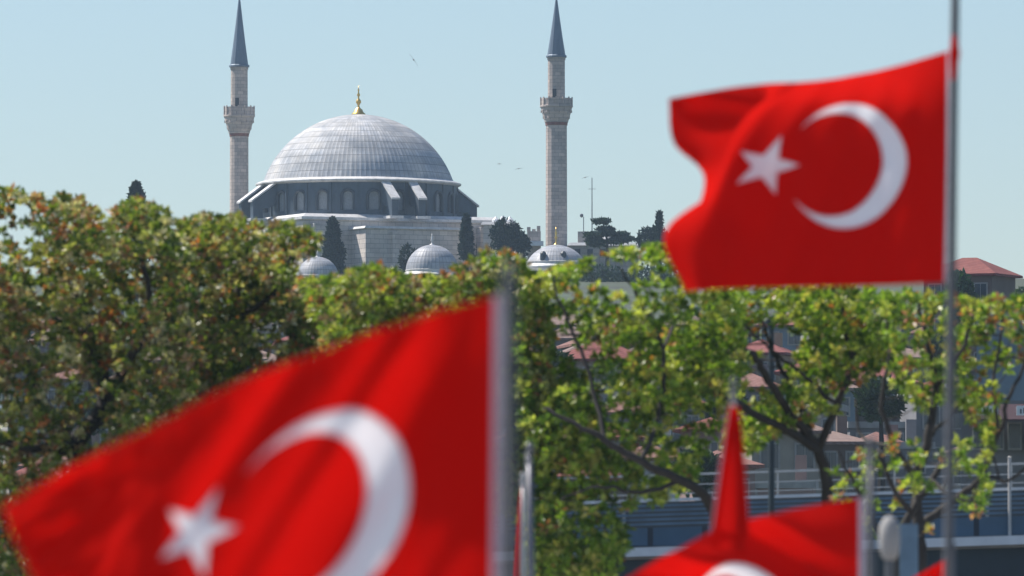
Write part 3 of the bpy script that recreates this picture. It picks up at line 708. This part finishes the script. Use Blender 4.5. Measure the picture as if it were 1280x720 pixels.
    for q, d in ends:
        tintk = pick(rnd, pal); redtip = rnd.random() < tipred
        n_l = rnd.randint(*rosette); bright = rnd.uniform(0.85, 1.5)
        for j in range(n_l):
            dd = (rv(rnd) + Vector((0,0,0.30)) + d*0.45).normalized()
            c0 = q + dd*rnd.uniform(0.0, 0.055)*size - d*rnd.uniform(0, 0.05)*size
            nn = (Vector((0,0,1)) + rv(rnd)*0.9); nn = (nn - dd*nn.dot(dd)); nn = nn.normalized() if nn.length > 1e-3 else dd.orthogonal().normalized()
            l = rnd.uniform(0.085, 0.145)*size
            c = tintk if rnd.random() < 0.78 else pick(rnd, pal)
            if redtip and j < n_l*0.4: c = rnd.choice([(0.33,0.12,0.05),(0.36,0.19,0.09),(0.27,0.13,0.09),(0.36,0.15,0.04)])
            f = bright*rnd.uniform(0.8, 1.2)
            leaves.append((c0, dd, nn, l, l*0.62, (c[0]*f, c[1]*f, c[2]*f)))
    g.build('trunk', M['trunk'], t, smooth=True)
    crown_mesh('crown', leaves, M['leaf'], t)
    return t

# each tree: limbs as (px, py, depth offset, radius px)
leafy_tree('olive and rust leaved tree filling the left edge, tallest on the left', 132,
 [[(110,640,0,14),(95,560,0,12),(130,500,.3,10),(110,420,.4,7),(90,340,.5,4),(70,270,.6,1.5)],
  [(130,500,.3,8),(170,440,-.6,6),(190,370,-1,4),(170,290,-1,2)],
  [(95,560,0,9),(50,500,1,7),(20,430,1.2,4),(0,340,1,2)],
  [(95,560,0,8),(30,560,-1.5,5),(-40,520,-2,3),(-70,430,-2,2)],
  [(110,420,.4,5),(50,380,-1.2,3),(20,300,-1.6,1.5)],
  [(170,440,-.6,4),(210,400,1,3),(215,330,1.5,1.5)]],
 [(-110,300),(-60,250),(0,236),(25,240),(55,250),(82,240),(105,250),(118,268),(140,262),(152,246),(180,252),(205,258),(214,275),(206,290),(235,300),(250,420),(240,520),(215,560),(160,760),(-110,760)],
 3100, 2.9, PAL['olive'], 3, holes=((75,275,14,10,.8),(135,285,16,14,.6),(50,425,22,16,.85),(95,500,40,24,.75),(110,540,30,22,.8)), tipred=.26)
leafy_tree('olive and rust leaved tree with rounded top left of the mosque', 136,
 [[(262,620,0,13),(250,540,0,11),(262,470,.2,9),(290,400,.3,6),(300,340,.3,3),(295,290,.3,1.5)],
  [(262,470,.2,8),(215,420,-.8,5),(205,350,-1,3),(225,300,-1,1.5)],
  [(250,540,0,8),(320,480,.8,6),(365,420,1,4),(380,350,1,2)],
  [(290,400,.3,5),(345,370,-1,3),(370,310,-1.2,1.5)],
  [(320,480,.8,5),(400,450,-.5,3),(430,390,-.6,2)]],
 [(205,292),(222,280),(255,272),(290,274),(330,270),(352,280),(378,284),(400,298),(402,312),(378,318),(360,330),(372,352),(420,360),(455,356),(470,420),(450,520),(400,600),(300,700),(200,700),(190,560),(215,420)],
 2700, 2.7, PAL['olive'], 5, holes=((200,430,18,26,.7),(190,480,20,20,.6)), tipred=.24)
leafy_tree('green and orange tipped tree low in front of the small domes', 128,
 [[(520,640,0,12),(515,540,0,10),(530,460,.2,7),(560,400,.3,4),(590,340,.3,1.5)],
  [(530,460,.2,6),(480,410,-.6,4),(465,360,-.8,2)],
  [(515,540,0,7),(590,480,.7,5),(630,420,.9,3),(640,350,.9,1.5)],
  [(480,410,-.6,3),(430,400,.8,2),(440,350,1,1)]],
 [(372,352),(400,352),(432,345),(462,334),(490,340),(505,350),(540,348),(565,338),(585,325),(602,314),(640,318),(655,332),(668,352),(690,420),(690,560),(640,640),(440,640),(410,520),(405,420)],
 2300, 2.3, [(c_, w_*1.0) for c_, w_ in PAL['olive']] + PAL['mix'][:3], 8, tipred=.22)
leafy_tree('fresh green tree with long dark limbs right of the front flagpole', 126,
 [[(905,720,0,13),(892,640,-.4,11),(850,603,-1.4,9),(800,580,-1.9,7.5),(755,555,-2.1,6),(710,530,-2.1,4),(680,515,-2,2.5)],
  [(755,555,-2,5),(742,500,-1.6,4),(725,440,-1.4,3.5),(700,385,-1.4,2.5),(690,350,-1.4,1.5)],
  [(800,580,-1.8,5),(822,520,-1,4.5),(828,440,-.8,4),(800,380,-.8,3),(775,340,-.8,1.5)],
  [(828,440,-.8,3.5),(852,380,.6,3),(840,330,.8,1.5)],
  [(850,603,-1.4,5),(800,618,-1.6,4),(745,610,-1.6,3),(700,625,-1.6,2)]],
 [(655,356),(672,345),(700,338),(735,328),(770,318),(800,312),(830,306),(845,312),(862,345),(905,352),(925,380),(930,450),(905,520),(880,560),(860,610),(800,640),(760,730),(650,730),(655,560),(645,420)],
 1450, 2.4, PAL['green'], 13, holes=((752,441,56,13,.95),(880,440,26,26,.75),(800,520,60,12,.6),(700,540,60,12,.5),(790,650,90,34,.86),(850,540,50,30,.75),(675,500,26,26,.7),(690,470,26,14,.8),(700,600,50,14,.55)), tipred=.07, limb_w=.66, front=.55, dens=-.02)
leafy_tree('green tree forking low behind the narrow hanging flag, airy crown', 130,
 [[(1042,690,0,14),(1034,620,0,13),(1022,562,-.2,12),(985,520,-.8,9),(952,470,-1.6,8),(932,446,-2,7),(880,432,-2.3,6),(800,424,-2.4,4.5),(700,426,-2.4,2.5)],
  [(1022,562,-.2,10),(960,530,-1.2,8.5),(905,502,-1.9,7.5),(870,487,-2.2,7),(820,481,-2.3,5.5),(770,491,-2.3,4),(735,500,-2.3,2.5)],
  [(1022,562,-.2,10),(1045,510,-.4,8),(1062,450,-.5,6),(1052,400,-.5,4),(1045,368,-.5,2)],
  [(1015,550,-.3,8),(1000,500,.4,6),(975,455,.6,5),(958,410,.7,3.5),(945,368,.7,2)],
  [(1045,510,-.4,5),(1000,470,-1,4),(960,440,-1,3),(920,400,-1,2)],
  [(1062,450,-.5,5),(1095,420,.6,4),(1110,380,.8,2)]],
 [(880,358),(930,356),(1000,364),(1060,362),(1100,366),(1128,372),(1130,430),(1100,470),(1060,480),(1040,520),(1000,530),(940,560),(905,560),(905,480),(880,430)],
 640, 2.3, PAL['green'], 21, holes=((1080,465,46,26,.85),(1010,500,36,30,.8),(960,470,24,28,.75),(930,520,34,34,.7),(960,420,22,14,.6),(1040,420,20,14,.5)), tipred=.12, limb_w=.58, front=.5, dens=0.0)
leafy_tree('thin dark branched tree with few yellow green leaf tufts behind the right flagpole', 124,
 [[(1150,720,0,10),(1148,650,0,9),(1146,600,0,8),(1160,545,0,7),(1170,490,.2,5.5),(1160,430,.3,4),(1150,380,.3,2)],
  [(1146,600,0,6),(1115,560,-.5,5),(1100,500,-.6,3.5),(1110,440,-.6,2),(1105,400,-.6,1.2)],
  [(1170,490,.2,4.5),(1200,440,-.4,3.5),(1215,395,-.5,2)],
  [(1148,660,0,7),(1190,630,.6,6),(1232,590,.8,5),(1252,540,.8,4),(1268,490,.8,3),(1290,440,.8,2)],
  [(1232,590,.8,3.5),(1262,600,0,2.5),(1300,570,-.4,2)],
  [(1160,545,0,4),(1190,520,.8,3),(1215,480,1,2)],
  [(1252,540,.8,3),(1240,470,-.4,2.5),(1252,400,-.6,1.5)],
  [(1115,560,-.5,3),(1080,545,.4,2.5),(1070,500,.6,1.5)]],
 [(1105,372),(1150,366),(1180,370),(1215,378),(1258,372),(1310,380),(1310,420),(1255,470),(1240,560),(1190,500),(1160,520),(1120,480),(1105,440)],
 250, 2.0, PAL['green'], 34, holes=((1235,445,30,50,.75),(1180,460,40,40,.45)), tipred=.28, limb_w=.8, front=.6, dens=0.0)
leafy_tree('leafless looking pale twiggy tree low between the right flagpoles', 121,
 [[(1118,740,0,7),(1122,690,0,6),(1140,640,0,5),(1165,600,.2,4),(1195,560,.3,3)],
  [(1140,640,0,4),(1110,600,-.4,3),(1095,560,-.4,2)],
  [(1122,690,0,4),(1085,640,.4,3),(1062,590,.5,2),(1050,560,.5,1)],
  [(1165,600,.2,3),(1190,620,-.3,2),(1225,630,-.5,1.5)]],
 [(1040,540),(1130,540),(1240,560),(1240,650),(1120,680),(1040,640)],
 60, 1.4, PAL['green'], 55, tipred=.2)

q = P(964, 408, 150); e = empty('lamp_post', (q.x,150,0.0), 'thin dark straight post standing behind the limbs, left of the forked tree trunk', 'post')
g = MB(); g.tube([(q.x,150,0),(q.x,150,q.z)], [0.075,0.05], 10); g.build('pole', M['teal'], e)
g = MB(); g.lathe((q.x,150,q.z), [(0.05,0),(0.12,0.04),(0.13,0.12),(0.04,0.2)], 12); g.build('lamp_head', M['teal'], e)
# ridge evergreens: dense small sprays
def evergreen(name, label, px, Y, ytop, ybot, hwpx, seed, shape='cone', n=2600, col=(0.008,0.024,0.024), grp='dark evergreens on the ridge by the mosque'):
    rnd = random.Random(seed); s = Y/FPX; c = P(px, ybot, Y); top = P(px, ytop, Y).z; base = hz(c.x, Y)
    t = empty(name, (c.x, Y, base), label, 'tree', grp)
    g = MB(); g.tube([(c.x,Y,base),(c.x+0.1,Y,(base+top)/2),(c.x,Y,top-0.3)], [0.3,0.18,0.04], 7)
    H = top-c.z; hw = hwpx*s; leaves = []
    tiers = [(rnd.uniform(0.35,1), rnd.uniform(-0.9,0.9)) for _ in range(11)]
    for i in range(int(n*1.7)):
        if shape == 'cone':
            u = rnd.random()**0.8; rr = hw*(1-u)**0.55*(0.35+0.65*min(1,u*6+0.4)); a = rnd.uniform(0, 2*PI); r_ = rr*math.sqrt(rnd.random())*(1+0.25*math.sin(a*3+u*17))
            q = Vector((c.x+r_*math.cos(a), Y+r_*math.sin(a), c.z+H*u))
        elif shape == 'round':
            v = rv(rnd)*rnd.random()**0.4; q = Vector((c.x+v.x*hw, Y+v.y*hw, c.z+H*0.5+v.z*H*0.5)); 
            if noise.noise(q*0.7) < -0.12: continue
        else:                                        # flat layered pine
            u, off_ = tiers[i % 11]; v = rv(rnd)*rnd.random()**0.4
            q = Vector((c.x + hw*off_*(1.35-u) + v.x*hw*0.34, Y + off_*0.8 + v.y*hw*0.4, c.z + H*u + v.z*0.26 - 0.3))
        d = (rv(rnd) + Vector((0,0,0.5))).normalized(); nn = d.orthogonal().normalized(); l = rnd.uniform(0.32,0.62); f = rnd.uniform(0.6,1.5)
        leaves.append((q, d, nn, l, l*0.5, (col[0]*f, col[1]*f, col[2]*f)))
    if shape == 'flat':
        for u, off_ in tiers:
            g.tube([(c.x, Y, c.z+H*u*0.6), (c.x+hw*off_*(1.35-u)*0.6, Y+off_*0.5, c.z+H*u*0.85), (c.x+hw*off_*(1.35-u), Y+off_*0.8, c.z+H*u-0.3)], [0.12,0.09,0.04], 5)
    g.build('trunk', M['trunk'], t); crown_mesh('crown', leaves, M['needle'], t)
evergreen('cypress', 'broad dark cypress against the mosque wall, left of the lower block', 416, 1050, 274, 350, 17, 1, 'cone', 3800)
evergreen('cypress', 'narrow pointed dark cypress before the right part of the mosque wall', 583, 1052, 270, 325, 9.5, 2, 'cone', 2200)
evergreen('evergreen_tree', 'round dark evergreen right of the mosque annex', 632, 1050, 273, 330, 21, 3, 'round', 3000)
evergreen('evergreen_tree', 'small dark shrub tree left of the middle tomb dome', 511, 1046, 306, 345, 11, 4, 'round', 1300)
evergreen('pine_tree', 'flat-topped layered pine beside the tall mast', 758, 1046, 274, 318, 33, 8, 'flat', 3300, (0.022,0.048,0.034))
evergreen('evergreen_tree', 'low dark tree under the left edge of the high flag', 816, 1046, 284, 318, 21, 6, 'round', 1700)
evergreen('cypress', 'thin bent dark treetop poking up beside the high flag', 824, 1040, 266, 318, 5.5, 7, 'cone', 700)
evergreen('pine_tree', 'dark pine top rising over the olive trees left of the mosque', 170, 900, 230, 330, 21, 9, 'cone', 4600, (0.020,0.038,0.034))
evergreen('evergreen_tree', 'small dark bush between annex and broken tower', 654, 1056, 290, 330, 9, 10, 'round', 800)
evergreen('evergreen_tree', 'dark ivy mass climbing the tall house with red hip roof', 1198, 634, 340, 410, 19, 12, 'round', 2600, (0.03,0.075,0.03))
evergreen('evergreen_tree', 'small green tree at the right edge on the skyline', 1285, 660, 358, 420, 22, 14, 'round', 1800, (0.045,0.085,0.035))
evergreen('evergreen_tree', 'green hedge of trees behind the fallen end of the ridge', 850, 1042, 300, 335, 30, 15, 'round', 1600, (0.03,0.06,0.03))

for bi, (bx, by, bY, bw, bh) in enumerate(((690,470,470,30,60),(985,420,760,26,50),(1070,430,640,34,60),(1100,500,475,30,50),(905,505,520,26,55),(30,445,640,30,50),(110,520,500,28,50),(1180,445,560,26,60),(660,560,425,26,50),(870,590,415,30,50))):
    evergreen('garden_tree', 'dark garden tree among the hillside houses, %s' % ['left of the sliver flag, high up','high above the narrow furled flag','high left of the big right pole','beside the forked green tree','behind the narrow furled flag','behind the leftmost olive tree','behind the left trunks','behind the big right pole','beside the bare slim pole','low behind the long dark limbs'][bi], bx, bY, by-bh*0.5, by+bh*0.5, bw, 70+bi, 'round', 1500, (0.025,0.05,0.02), 'dark garden trees between the houses')

for bi, (bx, bw, bt, n_) in enumerate(((690,34,338,1500),(752,40,332,2200),(815,38,330,2000),(880,36,338,1500),(455,36,338,1500),(600,40,336,1700))):
    evergreen('scrub_tree', 'dark scrubby tree below the ridge, %s' % ['just under the gilt-tipped dome','under the stone lodge','under the bent dark treetop','hidden behind the green crowns and high flag','below the wall by the broad cypress','below the narrow cypress'][bi], bx, 1012, bt, bt+46, bw, 90+bi, 'round', n_, (0.02,0.045,0.025), 'scrubby trees at the foot of the ridge')

# ------------------------------------------------------------------ flags
def cr(p0, p1, p2, p3, t): return 0.5*((2*p1) + (p2-p0)*t + (2*p0-5*p1+4*p2-p3)*t*t + (3*p1-p0-3*p2+p3)*t**3)
def make_surface(net, Y, ripple=None):
    k = Y/FPX; ctl = []
    for row in net:
        ctl.append([P(px, py, Y + dz*k) for px, py, dz in row])
    nv = len(ctl)-1; nu = len(ctl[0])-1
    def get(i, j):
        # linear extrapolation at the ends
        if j < 0: return 2*get(i,0)-get(i,1)
        if j > nu: return 2*get(i,nu)-get(i,nu-1)
        if i < 0: return 2*get(0,j)-get(1,j)
        if i > nv: return 2*get(nv,j)-get(nv-1,j)
        return ctl[i][j]
    def S(u, v):                 # u 0..1.5 (hoist to fly), v 0..1 (top to bottom)
        a = u/1.5*nu; b = v*nv; j = min(nu-1, int(a)); i = min(nv-1, int(b)); fu = a-j; fv = b-i
        rows = [cr(get(i+q,j-1), get(i+q,j), get(i+q,j+1), get(i+q,j+2), fu) for q in (-1,0,1,2)]
        p = cr(rows[0], rows[1], rows[2], rows[3], fv)
        if ripple: p = p + Vector((0, ripple(u, v)*k, 0))
        return p
    def Nn(u, v):
        e = 0.004; a = S(min(1.5,u+e), v)-S(max(0,u-e), v); b = S(u, min(1,v+e))-S(u, max(0,v-e)); return a.cross(b).normalized()
    return S, Nn
def make_flag(name, label, Y, net, ripple, pole, ub=0.021, umax=1.5, emblem=True, res=(230,150)):
    S, Nn = make_surface(net, Y, ripple)
    p0 = S(0, 0)
    f = empty(name, tuple(p0), label, 'flag', 'red flags with white crescent and star')
    g = MB(); nu, nv = res; h = 0.0012
    def sheet(u0, u1, n_u, v0=0, v1=1, n_v=nv, h=h, G=None):
        gg = G or MB(); vs = []
        for sgn in (1, -1):
            for j in range(n_v+1):
                for i in range(n_u+1):
                    u = u0+(u1-u0)*i/n_u; v = v0+(v1-v0)*j/n_v; vs.append(S(u,v) + Nn(u,v)*h*sgn)
        n1 = (n_u+1)*(n_v+1); fs = []
        for j in range(n_v):
            for i in range(n_u):
                a = j*(n_u+1)+i; fs.append((a,a+1,a+n_u+2,a+n_u+1)); fs.append((n1+a,n1+a+n_u+1,n1+a+n_u+2,n1+a+1))
        gg.add(vs, fs); return gg
    # one single cloth layer (translucent), so light passes through it once
    vs = []
    for j in range(nv+1):
        for i in range(nu+1):
            u = ub + (umax-ub)*i/nu; v = j/nv; vs.append(S(u,v))
    def in_emblem(u, v, m_=0.007):
        if not emblem: return False
        d1 = math.hypot(u-0.5, v-0.5); d2 = math.hypot(u-0.5625, v-0.5)
        if d1 < 0.25-m_ and d2 > 0.2+m_: return True
        return inside([(0.8208+(0.125 if i % 2 == 0 else 0.0477)*0.9*math.cos(PI+i*PI/5), 0.5+(0.125 if i % 2 == 0 else 0.0477)*0.9*math.sin(PI+i*PI/5)) for i in range(10)], u, v)
    fs = [(j*(nu+1)+i, j*(nu+1)+i+1, (j+1)*(nu+1)+i+1, (j+1)*(nu+1)+i) for j in range(nv) for i in range(nu) if not in_emblem(ub+(umax-ub)*(i+.5)/nu, (j+.5)/nv)]
    g.add(vs, fs); g.build('cloth', M['red'], f, smooth=True)
    g = MB(); vs = [S(u,j/nv) for j in range(nv+1) for u in (-0.004*0, ub)]
    g.add(vs, [(2*j,2*j+1,2*j+3,2*j+2) for j in range(nv)]); g.build('hoist_band', M['hoist'], f, smooth=True)
    if emblem:
        def patch(name, pts2d, faces):
            g = MB(); n = len(pts2d); e = 0.004
            vs = []
            for u, v in pts2d:
                nn = Nn(u,v); nn = -nn if nn.y > 0 else nn; vs.append(S(u,v)+nn*0.003)
            g.add(vs, list(faces)); g.build(name, M['white'], f, smooth=True)
        # crescent: outer circle (.5,.5) r .25, inner (.5625,.5) r .2
        nr = 7; na = 72; tx, ty = 0.2109375, math.sqrt(0.25**2-0.2109375**2)
        ao = math.atan2(ty, tx); ai = math.atan2(ty, tx-0.0625)
        pts = []
        for i in range(na+1):
            t = i/na; A0 = ao+(2*PI-2*ao)*t; A1 = ai+(2*PI-2*ai)*t
            x0, y0 = 0.5+0.25*math.cos(A0), 0.5+0.25*math.sin(A0); x1, y1 = 0.5625+0.2*math.cos(A1), 0.5+0.2*math.sin(A1)
            for j in range(nr+1): q = j/nr; pts.append((x0+(x1-x0)*q, y0+(y1-y0)*q))
        patch('crescent', pts, [(i*(nr+1)+j, i*(nr+1)+j+1, (i+1)*(nr+1)+j+1, (i+1)*(nr+1)+j) for i in range(na) for j in range(nr)])
        # star: point towards the hoist
        cx, cy, r = 0.8208, 0.5, 0.125; ring = []
        for i in range(10):
            a = PI + i*PI/5; q = r if i % 2 == 0 else r*0.381966; ring.append((cx+q*math.cos(a), cy+q*math.sin(a)))
        pts = [(cx, cy)]; m = 6; fs = []
        out = []
        for i in range(10):
            a, b = ring[i], ring[(i+1)%10]
            for j in range(4): out.append((a[0]+(b[0]-a[0])*j/4, a[1]+(b[1]-a[1])*j/4))
        n = len(out)
        for k_ in range(1, m+1): pts += [(cx+(x-cx)*k_/m, cy+(y-cy)*k_/m) for x, y in out]
        for i in range(n): fs.append((0, 1+i, 1+(i+1)%n))
        for k_ in range(m-1):
            for i in range(n): fs.append((1+k_*n+i, 1+(k_+1)*n+i, 1+(k_+1)*n+(i+1)%n, 1+k_*n+(i+1)%n))
        patch('star', pts, fs)
    return f
def pole(label, pts, rpx, Y, material, top='ball', group='metal flagpoles'):
    """pts: photo pixels of the axis, from low to high"""
    k = Y/FPX; q = [P(px, py, Y) for px, py in pts]
    d = (q[-1]-q[0]).normalized(); foot = q[0] - d*((q[0].z-0.13)/d.z)
    e = empty('flagpole', tuple(foot), label, 'flagpole', group)
    g = MB(); r = rpx*k; n = 6
    g.tube([foot] + q, [r*1.35] + [r*1.05]*(len(q)-1) + [r*0.9], 16); g.build('pole', material, e, smooth=True)
    g = MB(); g.lathe(foot, [(r*3.2,-0.001+0.003),(r*3.2,0.03),(r*1.8,0.05),(r*1.7,0.25)], 16); g.build('base_plate', material, e)
    t = q[-1]
    g = MB()
    if top == 'ball': g.lathe(t, [(r*0.9,0),(r*1.25,r*.3),(r*1.25,r*.8),(r*0.7,r),(r*1.2,r*1.5),(r*1.35,r*2.1),(r*1.2,r*2.7),(r*0.6,r*3.2),(r*0.1,r*3.35)], 16); g.build('finial', material, e, smooth=True)
    g = MB(); off = Vector((-r*1.25, -r*0.5, 0)); g.tube([foot+off+Vector((0,0,1.2)), t+off], 0.006, 5); g.build('halyard', M['rope'], e)
    return e
YF, YH, YT, YN, YS, YL = 28.0, 54.0, 50.0, 49.45, 72.0, 80.0
pole('tall dark steel flagpole carrying the high flag at right', [(1187,720),(1189.5,400),(1194.5,0),(1196,-70)], 4.6, YH, M['darksteel'])
pole('thick pale flagpole of the big near flag, in the middle of the view', [(638.5,720),(637.5,360),(637.5,352)], 6.6, YF, M['darksteel'])
pole('dark flagpole of the low flag at the bottom right', [(1090,720),(1089,560)], 4.2, YT, M['darksteel'])
pole('grey flagpole top above the narrow furled flag', [(921,720),(918,484)], 3.6, YN+0.95, M["darksteel"])
pole('bare slim galvanised flagpole with round top right of the near flag', [(664,720),(662,566)], 4.0, YS, M['steel'])
pole('thin white flagpole holding the dark furled flag beside the near pole', [(654.5,720),(653.5,598)], 2.2, YS+6, M['alu'])
pole('lower flagpole just behind the tall right one, small flag at its top', [(1193,760),(1192,690)], 3.0, YH+14, M['darksteel'])

sn = math.sin
def sm(a, b, x): t = max(0, min(1, (x-a)/(b-a))); return t*t*(3-2*t)
high = [
 [(1187,63,0),(1122,82,78),(1058,96,138),(1010,102,160),(986,103,164),(926,108,208),(836,123,238)],
 [(1186,138,0),(1127,135,26),(1068,130,62),(994,131,92),(929,150,106),(968,150,176),(842,178,228)],
 [(1185,210,0),(1134,202,25),(1062,206,56),(983,207,64),(904,212,45),(915,224,120),(880,222,200)],
 [(1184,282,0),(1125,284,23),(1055,286,45),(978,284,50),(898,282,10),(833,288,40),(862,300,120)],
 [(1183,353,0),(1115,356,18),(1045,358,26),(975,359,24),(903,361,-15),(857,364,5),(872,359,90)]]
make_flag('flag', 'high flag flying from the tall pole at right, whole crescent and star showing', YH, high, lambda u,v: (3*sn(9*u+6*v)+3.2*sn(21*u+17*v+1)+1.6*sn(38*u-14*v))*sm(0,.35,u), None, ub=0.011)
near = [
 [(627,367,0),(515,400,50),(405,437,8),(290,482,-62),(185,536,-105),(95,580,-80),(2,632,-52)],
 [(626,490,0),(515,494,48),(410,515,-2),(297,550,-78),(200,590,-122),(105,622,-84),(15,668,-57)],
 [(625,615,0),(513,612,24),(388,638,-30),(275,663,-102),(175,668,-138),(110,690,-92),(40,722,-66)],
 [(624,740,0),(510,745,4),(380,770,-48),(265,790,-115),(170,780,-148),(105,775,-100),(60,790,-76)],
 [(623,860,0),(500,880,10),(370,900,-30),(255,910,-80),(165,880,-100),(105,865,-70),(75,870,-40)]]
make_flag('flag', 'biggest nearest flag filling the lower left of the view', YF, near, lambda u,v: (8*sn(13*u-9*v+1)+5*sn(25*u-16*v))*sm(0,.25,u)*(1-sm(.7,1.0,u))+(1.6*sn(47*u-29*v)+1.0*sn(71*u+23*v+2))*sm(0,.2,u)+(7*sn(24*v+9*u)+3*sn(51*v-12*u))*sm(0.98,1.25,u), None)
low = [
 [(1081,621,0),(992,637,25),(905,659,10),(845,688,-30),(795,716,-45),(755,742,-25),(722,768,0)],
 [(1081,691,0),(992,703,21),(905,705,6),(845,748,-34),(795,776,-49),(755,802,-29),(722,828,-4)],
 [(1081,761,0),(992,769,17),(905,771,2),(845,808,-38),(795,836,-53),(755,862,-33),(722,888,-8)],
 [(1081,831,0),(992,835,13),(905,837,-2),(845,868,-42),(795,896,-57),(755,922,-37),(722,948,-12)],
 [(1081,901,0),(992,901,9),(905,903,-6),(845,928,-46),(795,956,-61),(755,982,-41),(722,1008,-16)]]
make_flag('flag', 'low flag at bottom right rising to the dark pole, crescent cut by the frame', YT, low, lambda u,v: (13*sn(14*u+19*v)+4*sn(31*u+27*v))*sm(0,.2,u), None)
sn_ = math.sin
# furled flag: cloth hanging in tight folds down its pole, seen almost edge-on
furl = []
for i in range(6):
    v = i/5; row = []
    for j in range(7):
        u = j/6; top = 505 + u*40; bot = 640 + 52*(1-abs(u-0.5)*1.2)
        wd = 13 + 34*(v**0.8)
        row.append((918 - 6*v + wd*(0.5 if j%2 else -0.5)*(1-0.07*j) + 4*sn_(j*2.1)*v, top + (bot-top)*v, -40*u*(0.3+v) + (9 if j%2 else -9)*v + 16*v*(1-j/6)))
    furl.append(row)
make_flag('flag', 'narrow furled flag hanging edge-on in front of the low flag', YN, furl, None, None, emblem=False, res=(80,50))
furl2 = []
for i in range(6):
    v = i/5; row = []
    for j in range(7):
        u = j/6
        row.append((652 - 2*v - (7*v+1)*(0.4 if j%2 else 1.0)*u - 1.5*u, 606 + 150*v + 14*u, 30*u*(0.3+v) + (8 if j%2 else -8)*v))
    furl2.append(row)
make_flag('flag', 'dark sliver of furled flag just right of the near pole', YS+5, furl2, None, None, emblem=False, res=(60,40))
bot = [[(1190-j*9, 700+abs(j-1)*5+i*24, (-12 if j%2 else 8)*(j>0)) for j in range(7)] for i in range(5)]
make_flag('flag', 'scrap of red flag peeping in at the bottom edge beside the tall right pole', YH+13, bot, None, None, emblem=False, res=(50,30))
# tie of red cloth at the head of the tall pole
g = MB(); q0 = P(1193,44,YH-0.05); q1 = P(1191,100,YH-0.05)
g.tube([q0, q0.lerp(q1,.4)+Vector((0.006,0,0)), q1], [0.014,0.036,0.016], 8)
tag(g.build('flag_tie', M['red']), 'short red cloth tie at the head of the high flag on the tall pole', 'tie')
# rounded lamp and grey sign panel, blurred between the poles at lower right
q = P(1112, 676, 70); lm = empty('street_lamp', (q.x,70,0.13), 'pale globe lamp on a post between the two right flagpoles, low in the view', 'street lamp')
g = MB(); g.lathe((q.x,70,q.z), [(0.03,-0.17),(0.07,-0.13),(0.085,-0.05),(0.09,0.02),(0.085,0.12),(0.05,0.19),(0.01,0.21)], 20); g.build('globe', M['concrete'], lm, smooth=True)
g = MB(); g.tube([(q.x,70,0.13),(q.x,70,q.z-0.16)], [0.06,0.04], 12); g.build('pole', M['darksteel'], lm)
q = P(1136, 655, 100); sg = empty('sign_board', (q.x,100,0.13), 'grey-green blank board standing right of the globe lamp', 'sign')
g = MB(); g.box((q.x,100,q.z-0.6), (0.22,0.06,1.2)); g.build('board', M['bluedark'], sg); g = MB(); g.tube([(q.x,100.06,0.13),(q.x,100.06,q.z-0.1)], 0.035, 10); g.build('pole', M['steel'], sg)

# gulls far off
def gull(px, py, Y, span, roll, label):
    c = P(px, py, Y); e = empty('gull', tuple(c), label, 'bird', 'gulls in the sky')
    g = MB(); g.tube([c+Vector((-0.0,-.22,0)), c+Vector((0,-0.05,0.02)), c+Vector((0,.25,0))], [0.03,0.075,0.02], 8); g.build('body', M['bird'], e, smooth=True)
    for s in (-1, 1):
        g = MB(); d = Vector((math.cos(roll)*s, 0, math.sin(roll)*s)); up = Vector((0,0,1))
        m_ = c + d*span*0.22 + up*span*0.07; t_ = c + d*span*0.5
        vs = [c+Vector((0,-.1,.02)), m_+Vector((0,-.1,0)), t_, m_+Vector((0,.1,0)), c+Vector((0,.12,.02))]
        g.add(vs + [v-Vector((0,0,.025)) for v in vs], [(0,1,2,3,4),(9,8,7,6,5),(0,5,6,1),(1,6,7,2),(2,7,8,3),(3,8,9,4)]); g.build('wing', M['bird'], e)
gull(517, 75, 700, 1.2, R(-55), 'larger tilted gull high in the sky between dome finial and right minaret')
gull(648.5, 211, 900, 0.8, R(10), 'tiny gull in the sky just left of the right minaret')
gull(624, 205, 1000, 0.6, R(0), 'faintest tiny gull left of the right minaret, nearer the dome')
gull(731.5, 222, 900, 0.7, R(15), 'tiny gull just left of the tall mast tip')

# ------------------------------------------------------------------ haze
g = MB(); g.box((0,1000,55), (6200,3000,230))
hb = g.build('haze', None); tag(hb, kind='stuff')
m, nt, out = node_mat('haze_air'); pv = N(nt, 'ShaderNodeVolumePrincipled')
pv.inputs['Density'].default_value = 0.00010; pv.inputs['Color'].default_value = (0.62,0.82,1.0,1); pv.inputs['Anisotropy'].default_value = 0.3
L(nt, pv.outputs[0], out.inputs['Volume']); hb.data.materials.clear(); hb.data.materials.append(m)
